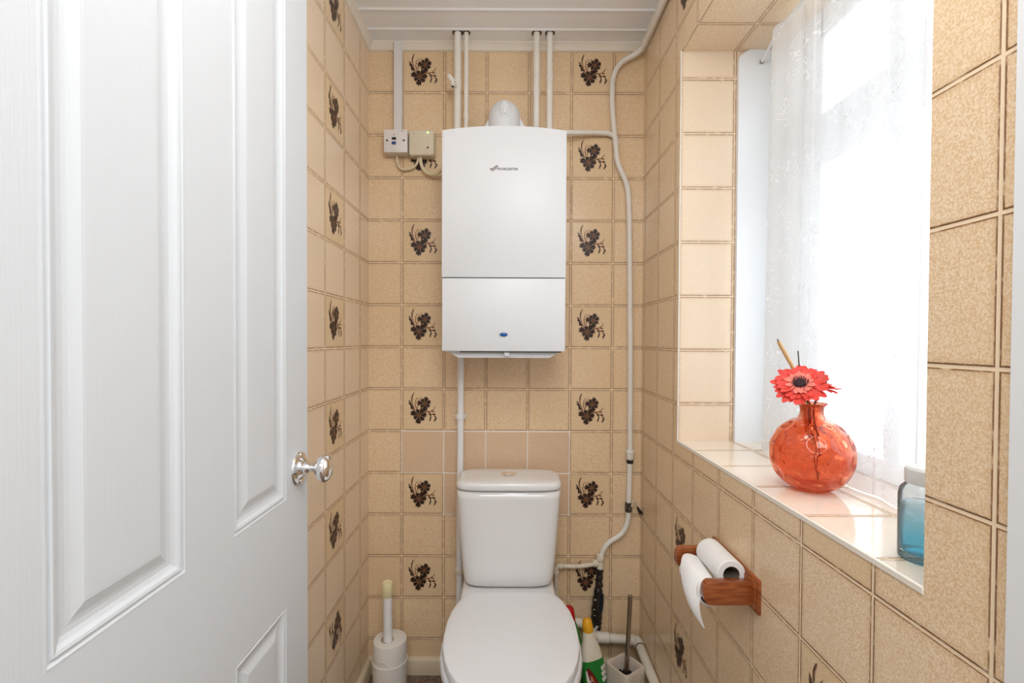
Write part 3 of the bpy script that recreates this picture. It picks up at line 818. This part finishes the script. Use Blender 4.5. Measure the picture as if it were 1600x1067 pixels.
# bowl and pedestal
lidp = [(1.462, .105), (1.458, .118), (1.445, .134), (1.425, .147), (1.40, .158), (1.35, .172), (1.30, .178), (1.24, .1785), (1.19, .175), (1.14, .163), (1.10, .147), (1.07, .127), (1.045, .099), (1.03, .070), (1.022, .035)]
def outline(grow=0.0, sy=1.0):
    L = [(TX - h, y) for y, h in lidp]; Rr = [(TX + h, y) for y, h in lidp]
    pts = L + [(TX, 1.020)] + Rr[::-1] + [(TX, 1.463)]
    c = Vector((TX, 1.24)); out = []
    n = len(pts)
    for i, p in enumerate(pts):
        a = Vector(pts[i-1]); b = Vector(pts[(i+1) % n]); d = (b - a).normalized(); nn = Vector((-d.y, d.x))
        if nn.dot(Vector(p) - c) < 0: nn = -nn
        out.append(tuple(Vector(p) + nn * grow))
    return out
def ringz(poly, z, s=1.0, cyy=1.24, sx=None):
    sx = s if sx is None else sx
    return [(TX + (p[0]-TX) * sx, cyy + (p[1]-cyy) * s, z) for p in poly]
bm = B()
o0 = outline(.004)
loft(bm, [ringz(o0, zc - .048, .97), ringz(o0, zc - .050, 1.0), ringz(o0, zc - .062, 1.0), ringz(o0, zc - .09, .985), ringz(o0, zc - .16, .90, 1.27), ringz(o0, zc - .24, .72, 1.32, .70), ringz(o0, zc - .32, .62, 1.36, .60), ringz(o0, .05, .64, 1.37, .60), ringz(o0, .0, .70, 1.37, .66)][::-1])
box(bm, (CXc - .15, 1.40, zc - .055), (CXc + .15, 1.65, zc - .018), .012, 3)
box(bm, (CXc - .10, 1.44, .0), (CXc + .10, 1.66, zc - .04), .02, 3)
child('bowl', bm, M_cer, toilet, True)
bm = B(); o1 = outline(.007)
loft(bm, [ringz(o1, zc - .046, .98), ringz(o1, zc - .044, 1.0), ringz(o1, zc - .034, 1.0), ringz(o1, zc - .028, .985)])
child('seat', bm, M_seat, toilet, True)
bm = B(); o2 = outline(0)
loft(bm, [ringz(o2, zc - .024, .985), ringz(o2, zc - .021, 1.0), ringz(o2, zc - .006, 1.0), ringz(o2, zc - .0015, .99), ringz(o2, zc + .0005, .96), ringz(o2, zc + .001, .90)])
child('seat_lid', bm, M_seat, toilet, True)
for s in (-1, 1):
    bm = B(); x = TX + s * .072; lathe(bm, [(.010, -.022), (.011, -.02), (.011, .02), (.010, .022)], (x, 1.470, zc - .020), (1, 0, 0), 18); child('hinge', bm, M_seat, toilet, True)
# cistern
cb = P(794.5, 920, 1.495).z; ct = P(794.5, 769, 1.49).z
hw_t = (P(877.5, 775, 1.49).x - P(711, 775, 1.49).x) / 2; hw_b = (P(864, 900, 1.50).x - P(723.5, 900, 1.50).x) / 2
bm = B(); R = []
for k in range(13):
    t = k / 12; z = cb + (ct - cb) * t
    hw = hw_b + (hw_t - hw_b) * (t ** .8)
    yf = 1.497 - .010 * t; yb = 1.655
    if k == 0: R.append([(x, y, z) for x, y in srect(CXc, (yf+yb)/2, hw * .90, (yb-yf)/2 * .88, 5)]); R.append([(x, y, z + .006) for x, y in srect(CXc, (yf+yb)/2, hw * .965, (yb-yf)/2 * .96, 6)]); R.append([(x, y, z + .016) for x, y in srect(CXc, (yf+yb)/2, hw, (yb-yf)/2, 6.5)]); continue
    R.append([(x, y, z) for x, y in srect(CXc, (yf+yb)/2, hw, (yb-yf)/2, 6.5)])
loft(bm, R)
cis = child('cistern', bm, M_cer, toilet, 'all')
bm = B(); R = []
lw = (P(879.7, 760, 1.48).x - P(710, 760, 1.48).x) / 2
zl = P(794.5, 768, 1.478).z; yc, hy = (1.478 + 1.657) / 2, (1.657 - 1.478) / 2
for s, dz in ((.965, 0), (.99, .002), (1.0, .006), (1.0, .013), (.985, .0195), (.955, .0235), (.90, .0255), (.75, .0270), (.45, .0280), (.02, .0285)):
    R.append([(CXc + (x - CXc), y, zl + dz) for x, y in srect(CXc, yc, lw * s, hy * (s if s > .9 else s), 5.5 if s > .8 else 4.5)])
loft(bm, R)
child('cistern_lid', bm, M_cer, cis, 'all')
bm = B(); bcn = P(795, 743.5, 1.57)
zt_l = zl + .0278
prf = [(.0265, -.004), (.0265, .0015), (.0245, .003), (.0235, .0018), (.019, .0018), (.0175, .0034), (.010, .0042), (.001, .0044)]
lathe(bm, prf, (bcn.x, 1.572, zt_l), (0, 0, 1), 40)
fb = child('flush_button', bm, M_chrome, cis, True, 'round chrome dual flush button')

# ------------------------------------------------------------ left toilet brush
M_bh = mat('brush_holder_white', (.84, .80, .75), .3)
bx, by = P(609.5, 997, 1.60).x, 1.60
tb = thing('toilet_brush', 'white plastic toilet brush in a round white holder beside the left wall', 'toilet brush', (bx, by, 0))
zt2 = P(609.5, 997.5, 1.60).z
bm = B()
lathe(bm, [(.0555, 0), (.0575, .006), (.0575, zt2 * .62), (.0595, zt2 * .625), (.0592, zt2 * .655), (.0572, zt2 * .66), (.0562, zt2 - .006), (.0545, zt2 - .001), (.050, zt2), (.001, zt2)], (bx, by, 0), (0, 0, 1), 48)
child('holder', bm, M_bh, tb, True)
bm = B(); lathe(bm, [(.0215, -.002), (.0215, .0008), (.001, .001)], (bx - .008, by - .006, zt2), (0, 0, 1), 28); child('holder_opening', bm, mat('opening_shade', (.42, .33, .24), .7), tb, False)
hb = Vector((bx - .004, by - .012, zt2 - .012)); ht = P(605.5, 928, 1.60) + Vector((0, .0, 0)); hc = P(605.5, 903, 1.60)
bm = B(); tube(bm, [hb, ht], .0150, 0, 24); child('handle', bm, mat('handle_white', (.86, .85, .84), .3), tb, True)
bm = B(); ax = (hc - ht).normalized(); lathe(bm, [(.0160, -.008), (.0182, -.004), (.0185, .036), (.0165, .041), (.012, .0415), (.011, .039), (.001, .039)], ht, ax, 28); child('handle_cap', bm, mat('cream_cap', (.86, .76, .46), .4), tb, True, 'pale yellow end cap')
# leaf emblem moulded on the holder
bm = B()
for k in range(7):
    t0 = -2.0 + k * .10
    pass
R = []
for k in range(16):
    t = -1.95 + .70 * k / 15; rr = .0580; z = zt2 * .74 + .010 * math.sin(k / 15 * PI * 1.6) - .004
    w = .0035 * math.sin(PI * min(1, k / 14 + .05))
    R.append([(bx + (rr + d) * math.cos(t), by + (rr + d) * math.sin(t), z + e * w) for d, e in ((0, -1), (.0016, 0), (0, 1), (-.002, 0))])
loft(bm, R); child('emblem', bm, M_bh, tb, True)

# ------------------------------------------------------------ right toilet brush: square ceramic pot
px_, py_ = P(977.5, 1038, 1.53).x - .002, 1.525
M_pot = mat('beige_ceramic', (.72, .62, .52), .2, var=.12, vscale=25)
rb = thing('toilet_brush', 'toilet brush with steel handle standing in a square beige ceramic pot by the corner', 'toilet brush', (px_, py_, 0))
hp_ = P(977.5, 1038, 1.525).z
def sq(s, z, e=9, ang=.62):
    return [(px_ + x * math.cos(ang) - y * math.sin(ang), py_ + x * math.sin(ang) + y * math.cos(ang), z) for x, y in srect(0, 0, s, s, e, 56)]
bm = B()
loft(bm, [sq(.044, 0), sq(.0465, .004), sq(.0465, hp_ - .003), sq(.0455, hp_), sq(.0385, hp_, 7), sq(.0370, hp_ - .003, 6), sq(.0350, .03, 5), sq(.002, .025)], True, True)
child('pot', bm, M_pot, rb, True)
bm = B()
for k in range(9):
    a = 2 * PI * k / 9; p = Vector((px_ + .020 * math.cos(a), py_ + .018 * math.sin(a), .05)); lathe(bm, [(.010, 0), (.012, .02), (.011, hp_ * .42), (.004, hp_ * .5)], p, (.05*math.cos(a), .05*math.sin(a), 1), 10)
lathe(bm, [(.018, .03), (.022, .05), (.020, hp_ * .62), (.008, hp_ * .72)], (px_, py_, 0), (0, 0, 1), 20)
child('bristles', bm, mat('bristle_black', (.01, .010, .012), .8, bump=.004, bscale=200), rb, True)
bm = B(); tube(bm, [Vector((px_ + .003, py_, hp_ * .7)), P(984.8, 932, 1.545)], .0072, 0, 18); bp_ = P(984.9, 930.5, 1.545)
lathe(bm, [(.0072, -.004), (.0078, -.003), (.0078, .0), (.006, .0015)], bp_, (0, 0, 1), 18)
child('handle', bm, mat('brushed_steel', (.42, .37, .33), .28, metal=1), rb, True, 'brushed steel rod handle')

# ------------------------------------------------------------ cleaning bottles
M_bw = mat('bottle_white', (.80, .74, .60), .3); M_gr = mat('label_green', (.015, .22, .03), .3)
M_yel = mat('cap_yellow', (.85, .42, .02), .3); M_rc = mat('cap_red', (.55, .01, .012), .3); M_gb = mat('bottle_green', (.02, .30, .03), .25)
def bottle(name, label, base, topp, body, label_rings, capc, neck, mats, yaw=0.0, capprof=None):
    base = Vector(base); topp = Vector(topp); L = (topp - base).length
    t = thing(name, label, 'bottle', base, 'cleaner bottles beside the toilet')
    ax = (topp - base).normalized()
    u = Vector((math.cos(yaw), math.sin(yaw), 0)); u = (u - ax * u.dot(ax)).normalized(); v = ax.cross(u)
    def ring(hx, hy, h, e, off=0): return [base + ax * (h * L) + u * (x + off) + v * y for x, y in srect(0, 0, hx, hy, e, 40)]
    bm = B(); loft(bm, [ring(*q) for q in body]); child('body', bm, mats[0], t, 'all')
    lb = None
    if label_rings:
        bm = B(); loft(bm, [ring(*q) for q in label_rings], False, False); lb = child('wrap_label', bm, mats[1], t, 'all')
    bm = B(); loft(bm, [ring(*q) for q in capc]); child('cap', bm, mats[2], t, True)
    return t, lb, (base, ax, u, v, L)
cb0 = Vector((P(936, 1060, 1.47).x + .004, 1.475, 0)); 
ctop = P(916.5, 965.5, 1.515)
WB = [(.030, .019, 0, 3), (.034, .023, .02, 3), (.036, .024, .30, 3), (.037, .025, .50, 3), (.0375, .025, .60, 3), (.035, .024, .66, 2.8), (.030, .022, .73, 2.5), (.023, .019, .80, 2.2), (.0185, .0165, .86, 2), (.0165, .0155, .90, 2), (.014, .014, .93, 2)]
LB = [(.0352, .0237, .08, 3), (.0366, .0247, .30, 3), (.0377, .0257, .50, 3), (.0382, .0257, .60, 3), (.0372, .0252, .635, 2.9)]
CP = [(.0168, .0168, .875, 2), (.0175, .0175, .885, 2), (.0170, .0170, .93, 2), (.0150, .0150, .975, 2), (.010, .010, .995, 2), (.003, .003, 1.0, 2)]
b1, lab, (bb, ba, bu, bv, bL) = bottle('bleach_bottle', 'white cleaner bottle with yellow cap and green label beside the toilet', cb0, ctop, WB, LB, CP, None, [M_bw, M_gr, M_yel], yaw=.35)
# white swirl, dark red lettering patch and side bars on the green label
def on_label(s, h, lift=.0012):   # s across the front (-1..1), h along the height fraction
    hx, hy = .0384, .0262; e = 3; lift += .0006
    x = hx * s; y = -hy * (1 - min(.999, abs(s)) ** e) ** (1 / e)
    n = Vector((s * .5, -1)).normalized()
    return bb + ba * (h * bL) + bu * (x + n.x * lift) + bv * (y + n.y * lift)
def strip(bm, pts, w, mi, lift):
    L, Rr = [], []
    for i, (s, h) in enumerate(pts):
        a = pts[max(0, i-1)]; b = pts[min(len(pts)-1, i+1)]; dx, dy = (b[0]-a[0]) * .037, (b[1]-a[1]) * bL; l = math.hypot(dx, dy)
        ww = w[i] if isinstance(w, (list, tuple)) else w
        L.append(on_label(max(-.98, min(.98, s - dy/l*ww/.037)), h + dx/l*ww/bL, lift)); Rr.append(on_label(max(-.98, min(.98, s + dy/l*ww/.037)), h - dx/l*ww/bL, lift))
    vl = [bm.verts.new(p) for p in L]; vr = [bm.verts.new(p) for p in Rr]
    for i in range(len(pts) - 1):
        f = bm.faces.new((vl[i], vl[i+1], vr[i+1], vr[i])); f.material_index = mi
bm = B()
strip(bm, [(-.80, .56), (-.70, .48), (-.50, .38), (-.25, .29), (.0, .23), (.2, .22)], [.003, .007, .009, .008, .006, .002], 0, .0010)
strip(bm, [(-.72, .58), (-.48, .50), (-.20, .42), (.12, .33)], [.004, .009, .010, .005], 1, .0013)
strip(bm, [(-.45, .36), (-.30, .31), (-.15, .275), (-.02, .25)], [.0015, .002, .002, .001], 3, .0016)
for k in range(6):
    strip(bm, [(-.50 + k * .095, .515 - k * .029), (-.43 + k * .095, .475 - k * .029)], .0013, 2, .0017)
for k in range(3):
    strip(bm, [(.42, .545 - k * .052), (.86, .560 - k * .052)], .0068, 0, .0012)
strip(bm, [(.40, .30), (.52, .30)], .003, 0, .0012)
for k in range(2): strip(bm, [(.60 + .12*k, .285), (.60 + .12*k, .315)], .0012, 0, .0012)
child('label_print', bm, [mat('print_white', (.82, .80, .74), .35), mat('print_darkred', (.16, .012, .015), .35), mat('print_orange', (.75, .18, .03), .35), M_black], lab, False)
rb0 = Vector((P(905, 1060, 1.57).x - .005, 1.585, 0)); rtop = P(888, 948, 1.585)
GB = [(.034, .024, 0, 3), (.037, .026, .02, 3), (.037, .026, .50, 3), (.035, .025, .62, 3), (.028, .022, .74, 2.5), (.021, .018, .83, 2.2), (.016, .016, .87, 2)]
CR = [(.0195, .0195, .84, 2), (.020, .020, .855, 2), (.0190, .0190, .93, 2), (.0165, .0165, .985, 2), (.012, .012, 1.0, 2)]
bottle('bleach_bottle', 'green cleaner bottle with red cap half hidden behind the toilet seat', rb0, rtop, GB, None, CR, None, [M_gb, M_gr, M_rc], yaw=.3)

# ------------------------------------------------------------ toilet roll holder
def wood_mat():
    m = mat('varnished_pine', (.36, .12, .035), .25, coat=.4); nt = m.node_tree; b = nt.nodes['Principled BSDF']
    g = nt.nodes.new('ShaderNodeNewGeometry'); mp = nt.nodes.new('ShaderNodeMapping'); mp.inputs['Scale'].default_value = (6, 6, 60)
    nt.links.new(g.outputs['Position'], mp.inputs[0]); N = NG(nt); nz = N.noise(mp.outputs[0], 4, 5, .6)
    c = N.mix(N.sstep(nz, .35, .65), (.22, .050, .012), (.36, .100, .028)); nt.links.new(c, b.inputs['Base Color']); return m
M_wood = wood_mat()
hz0, hz1 = H - .518, H - .452
yA, yB2 = .884, 1.088
rh = thing('toilet_roll_holder', 'reddish brown varnished wooden toilet roll holder fixed below the window sill', 'toilet roll holder', (XR, .985, hz0))
bm = B()
box(bm, (XR - .006, yA, hz0), (XR + .0005, yB2, hz1), .0012, 2)
box(bm, (XR - .010, yA + .006, hz0 + .006), (XR - .005, yB2 - .006, hz1 - .006), .0015, 2)
child('back_plate', bm, M_wood, rh, True)
az0, az1 = H - .5085, H - .4635
for y0, y1 in ((.9, .920), (1.052, 1.070)):
    bm = B(); zc_ = (az0 + az1) / 2; hh = (az1 - az0) / 2
    poly = [(XR - .009, az0), (XR - .009, az1)] + [(XR - .088 - .0135 * math.cos(t), zc_ + hh * math.sin(t)) for t in [PI/2 - PI * i / 12 for i in range(13)]]
    prism(bm, poly, 'y', y0, y1); bmesh.ops.recalc_face_normals(bm, faces=bm.faces); bevel_all(bm, .002, 2, 50)
    arm = child('arm', bm, M_wood, rh, True)
LX, LZ = XR - .0790, H - .5005
bm = B(); tube(bm, [(LX, .915, LZ + .012), (LX, 1.057, LZ + .012)], .0065, 0, 14); child('spindle', bm, M_wood, rh, True)
M_pap = mat('tissue_paper', (.88, .87, .86), .9, bump=.0008, bscale=120); M_card = mat('cardboard_tube', (.20, .16, .12), .9)
def roll(name, label, c, y0, y1, R, rin, axis=(0, 1, 0)):
    t = thing(name, label, 'toilet roll', c, 'toilet rolls on the wooden holder')
    bm = B(); x, _, z = c
    rings = []
    for r, y in ((rin, y0), (R - .0015, y0), (R, y0 + .0015), (R, y1 - .0015), (R - .0015, y1), (rin, y1)):
        rings.append([(x + r * math.cos(a) * 1.0, y, z + r * math.sin(a)) for a in [2*PI*i/48 for i in range(48)]])
    loft(bm, rings, False, False); child('paper', bm, M_pap, t, True)
    bm = B(); rings = []
    for r, y in ((rin + .0003, y0 + .0005), (rin - .001, y0 + .0005), (rin - .001, y1 - .0005), (rin + .0003, y1 - .0005), (rin + .0003, y0 + .0005)):
        rings.append([(x + r * math.cos(a), y, z + r * math.sin(a)) for a in [2*PI*i/48 for i in range(48)]])
    loft(bm, rings, False, False); child('cardboard_tube', bm, M_card, t, True)
    return t
UXc, UZ = P(1144, 900, .930).x, P(1144, 898, .930).z
roll('toilet_roll', 'white toilet roll lying loose on top of the wooden holder', (UXc - .0015, .98, UZ), .930, 1.036, .0285, .0165)
lr = roll('toilet_roll', 'nearly used up white toilet roll in the holder with a sheet hanging down', (LX, .98, LZ), .924, 1.030, .0240, .0192)
# hanging torn sheet
bm = B()
SP = [(.0, -.004), (-.006, -.0015)]
far = [P(1092, 870, 1.034), P(1078, 864, 1.034), P(1066, 864, 1.030), P(1063, 880, 1.012), P(1064, 903, .985), P(1069, 925, .965), P(1075, 944, .950), P(1086, 964, .935), P(1101.5, 983, .925)]
near = [P(1119, 911, .928), P(1114, 909.5, .928), P(1106, 911, .926), P(1101, 918, .924), P(1096, 929, .922), P(1092.5, 941, .921), P(1093, 953, .920), P(1096, 967, .920), P(1102, 983.4, .924)]
rows = []
for i, (a, b) in enumerate(zip(far, near)):
    r = []
    for k in range(13):
        t = k / 12; p = a.lerp(b, t); t2 = i / (len(far) - 1)
        p = p + Vector((-.007 * math.sin(PI * t) * (0.2 if i < 2 else 1) * (1 - .6 * t2), 0, .004 * math.sin(PI * t) * (1 if i in (1, 2, 3) else .3)))
        r.append(p)
    rows.append(r)
loft(bm, rows, False, False, closed=False)
sh = child('hanging_sheet', bm, M_pap, lr, 'all')
md = sh.modifiers.new('s', 'SUBSURF'); md.levels = md.render_levels = 2
md = sh.modifiers.new('t', 'SOLIDIFY'); md.thickness = .0004

# ------------------------------------------------------------ vase on the sill
VC = Vector((P(1267.5, 700, .905).x, .905, Z_SILL)); VR = .0722
def vase_mat():
    m = mat('orange_glass', (1.0, .46, .28), .01, trans=1.0, ior=1.42); nt = m.node_tree; b = nt.nodes['Principled BSDF']
    out = nt.nodes['Material Output']
    tl = nt.nodes.new('ShaderNodeBsdfTranslucent'); tl.inputs[0].default_value = (1.0, .26, .13, 1)
    mx = nt.nodes.new('ShaderNodeMixShader'); mx.inputs[0].default_value = .16
    nt.links.new(b.outputs[0], mx.inputs[1]); nt.links.new(tl.outputs[0], mx.inputs[2]); nt.links.new(mx.outputs[0], out.inputs[0]); return m
M_vase = vase_mat()
dim = []
for row, (lat, n, off, s) in enumerate(((-56, 8, 0, .20), (-30, 11, .5, .215), (-3, 12, 0, .225), (24, 11, .5, .215), (49, 8, 0, .18))):
    for k in range(n):
        a = 2 * PI * (k + off) / n; la = math.radians(lat)
        dim.append((Vector((math.cos(la) * math.cos(a), math.cos(la) * math.sin(a), math.sin(la))), s))
def vase_body(bm, th, n=128, m=80):
    rings = []
    for j in range(m + 1):
        la = -PI/2 * .80 + (PI/2 * .80 + math.radians(72)) * j / m
        ring = []
        for i in range(n):
            a = 2 * PI * i / n
            d = Vector((math.cos(la) * math.cos(a), math.cos(la) * math.sin(a), math.sin(la))); r = VR * (1 + .10 * max(0, -math.sin(la)) ** 2 * math.cos(la))
            for c, s in dim:
                q = (d - c).length / s
                if q < 1: r -= .0034 * (1 - q * q) ** .8 * (1 if th == 0 else 0)
            r -= th
            ring.append(VC + Vector((d.x * r, d.y * r, VR * .955 + d.z * r * .985)))
        rings.append(ring)
    zt_ = rings[-1][0].z; rt = (rings[-1][0].xy - VC.xy).length
    for r, dz in ((.0225, .002), (.0205, .006), (.0195, .012), (.0198, .018), (.0215, .023), (.0245, .0265), (.0262, .0285)):
        rings.append([(VC.x + (r - th) * math.cos(2*PI*i/n), VC.y + (r - th) * math.sin(2*PI*i/n), zt_ + dz) for i in range(n)])
    return rings, zt_ + .0285
ro, vtop = vase_body(None, 0)
ri, _ = vase_body(None, .0056, 128, 80)
bm = B(); z_in = Z_SILL + .006
ri = [[(p[0], p[1], max(p[2], z_in)) for p in r] for r in ri]
loft(bm, ro + ri[::-1], True, True)
vase = obj('vase', bm, M_vase, None, 'all')
tag(vase, 'round orange red dimpled glass vase with a narrow neck on the window sill', 'vase')
# gerberas
M_pet = mat('petal_red', (.90, .075, .055), .5, var=.18, vscale=60); M_pet2 = mat('petal_pink', (.95, .26, .20), .5); M_ctr = mat('flower_centre', (.035, .012, .018), .6, bump=.003, bscale=400); M_stem = mat('stem_dark', (.015, .035, .015), .5); M_redstem = mat('flower_stem', (.16, .012, .010), .5)
M_pet.node_tree.nodes['Principled BSDF'].inputs['Subsurface Weight'].default_value = .0
def gerbera(label, c, nrm, R, stem_to, n1=26, seed=1):
    rnd = random.Random(seed); c = Vector(c); a, u, v = frame_of(nrm)
    t = thing('gerbera', label, 'flower', c, 'gerberas in the glass vase')
    for nn, sc_, lift, m_, off, nm in ((n1, 1.0, .000, M_pet, 0, 'petals'), (n1 - 4, .84, .004, M_pet, .5, 'petals'), (n1 - 6, .55, .007, M_pet2, .2, 'inner_petals')):
        bm = B()
        for k in range(nn):
            an = 2 * PI * (k + off) / nn + rnd.uniform(-.05, .05); L = R * sc_ * rnd.uniform(.88, 1.04)
            d = u * math.cos(an) + v * math.sin(an); s = a.cross(d); w = L * .125 + .0008
            rows = []; droop = rnd.uniform(-.10, .16)
            for q, ww in ((.14, .35), (.35, .8), (.6, 1.0), (.82, .95), (.94, .6), (1.0, .12)):
                z = lift + L * (.20 * q - droop * q * q - .06 * q**3)
                rows.append([c + d * (L * q) + s * (w * ww * e) + a * (z + (.0010 if e else -.0006)) for e in (-1, 0, 1)])
            loft(bm, rows, False, False, closed=False)
        o = child(nm, bm, m_, t, 'all')
    bm = B(); lathe(bm, [(R * .22, .002), (R * .24, .007), (R * .18, .012), (R * .08, .0135), (.0005, .013)], c, a, 24)
    for k in range(38):
        an = 2 * PI * k / 38; rr = R * .25 * rnd.uniform(.85, 1.1); d = u * math.cos(an) + v * math.sin(an)
        tube(bm, [c + d * rr * .8 + a * .006, c + d * rr * 1.12 + a * rnd.uniform(.012, .017)], lambda t: .0008 * (1 - .5*t), 0, 5)
    child('centre', bm, M_ctr, t, True, 'dark centre')
    bm = B(); tube(bm, [c + a * .001, c - a * .02, *[Vector(p) for p in stem_to]], .0018, .02, 8); child('stem', bm, M_redstem, t, True)
    return t
gc = P(1250, 603, .880)
nk = Vector((VC.x, VC.y, vtop))
gerbera('red gerbera with dark centre facing the door in the neck of the glass vase', gc, (-.42, -.62, .70), .0475, [nk + Vector((-.006, -.006, .002)), nk + Vector((-.004, 0, -.03)), VC + Vector((.008, 0, .075)), VC + Vector((.006, -.004, .045)), VC + Vector((.022, .004, .012))], seed=3)
g2 = P(1281, 607, .915)
gerbera('smaller red gerbera seen edge on behind the right side of the larger one', g2, (.10, -.18, .97), .0330, [nk + Vector((.008, .004, .0)), nk + Vector((.004, .002, -.03)), VC + Vector((.020, .002, .085)), VC + Vector((.018, .0, .05)), VC + Vector((.022, .010, .012))], 20, seed=5)
bm = B(); sa = P(1216.5, 534, .90); sb = P(1240, 576, .905); st = thing('bamboo_stick', 'pale bamboo stick leaning out of the glass vase behind the gerbera', 'stick', sb)
tube(bm, [sa, sb, nk + Vector((-.009, .007, .0)), VC + Vector((-.004, .006, .09))], .0036, .01, 12); stk = child('cane', bm, mat('bamboo', (.68, .44, .20), .5), st, True)
bm = B(); tube(bm, [P(1214.5, 530, .90), sa + (sb - sa) * .04], .0011, 0, 8); child('wick', bm, M_black, st, False)
bm = B(); tube(bm, [P(1246.8, 548, .905), P(1249, 575, .905), nk + Vector((-.002, .010, -.002)), VC + Vector((.004, .010, .08))], .0011, .01, 8)
tag(obj('wire_stem', bm, M_stem), 'thin dark green wire stem sticking up behind the larger gerbera', 'stem')

# ------------------------------------------------------------ blue liquid bottle at the near end of the sill
BC = Vector((P(1446, 850, .612).x, .612, Z_SILL))
def bl_mat(name, kind):
    m = bpy.data.materials.new(name); m.use_nodes = True; nt = m.node_tree
    for n in list(nt.nodes): nt.nodes.remove(n)
    out = nt.nodes.new('ShaderNodeOutputMaterial'); N = NG(nt)
    tr = nt.nodes.new('ShaderNodeBsdfTransparent'); tl = nt.nodes.new('ShaderNodeBsdfTranslucent'); df = nt.nodes.new('ShaderNodeBsdfDiffuse'); gl = nt.nodes.new('ShaderNodeBsdfGlossy'); gl.inputs['Roughness'].default_value = .08
    m0 = nt.nodes.new('ShaderNodeMixShader'); m1 = nt.nodes.new('ShaderNodeMixShader'); m2 = nt.nodes.new('ShaderNodeMixShader')
    if kind == 'liquid':
        g = nt.nodes.new('ShaderNodeNewGeometry'); sp = nt.nodes.new('ShaderNodeSeparateXYZ'); nt.links.new(g.outputs['Position'], sp.inputs[0])
        f = N.sstep(sp.outputs[2], Z_SILL + .008, Z_SILL + .088)
        c = N.mix(f, (.14, .70, .88), (.94, .97, .99))
        for q in (tr, tl, df): nt.links.new(c, q.inputs[0])
        m1.inputs[0].default_value = .4
    else:
        for q in (tr, tl, df): q.inputs[0].default_value = (.93, .96, .97, 1)
        m1.inputs[0].default_value = .20
    m0.inputs[0].default_value = .5
    nt.links.new(tl.outputs[0], m0.inputs[1]); nt.links.new(df.outputs[0], m0.inputs[2])
    nt.links.new(tr.outputs[0], m1.inputs[1]); nt.links.new(m0.outputs[0], m1.inputs[2])
    fr = nt.nodes.new('ShaderNodeFresnel'); fr.inputs[0].default_value = 1.18; nt.links.new(fr.outputs[0], m2.inputs[0])
    nt.links.new(m1.outputs[0], m2.inputs[1]); nt.links.new(gl.outputs[0], m2.inputs[2]); nt.links.new(m2.outputs[0], out.inputs[0]); return m
bb2 = thing('liquid_bottle', 'small clear bottle of blue liquid with white cap at the near end of the sill', 'bottle', BC)
hh2 = (P(1430, 758, .60).z - Z_SILL); hcap = P(1430, 734, .60).z - Z_SILL
bm = B(); lathe(bm, [(.027, 0), (.029, .003), (.029, hh2 - .018), (.027, hh2 - .009), (.021, hh2 - .002), (.0185, hh2)], BC, (0, 0, 1), 40); child('shell', bm, bl_mat('clear_plastic', 'c'), bb2, 'all')
bm = B(); lathe(bm, [(.024, .009), (.0262, .011), (.0262, hh2 - .030), (.025, hh2 - .028)], BC, (0, 0, 1), 40); child('liquid', bm, bl_mat('blue_liquid', 'liquid'), bb2, 'all', 'blue liquid fading paler upward')
bm = B(); lathe(bm, [(.0215, hh2 - .002), (.0225, hh2), (.0225, hcap - .003), (.020, hcap)], BC, (0, 0, 1), 36); child('cap', bm, mat('cap_white', (.86, .87, .88), .35), bb2, True)
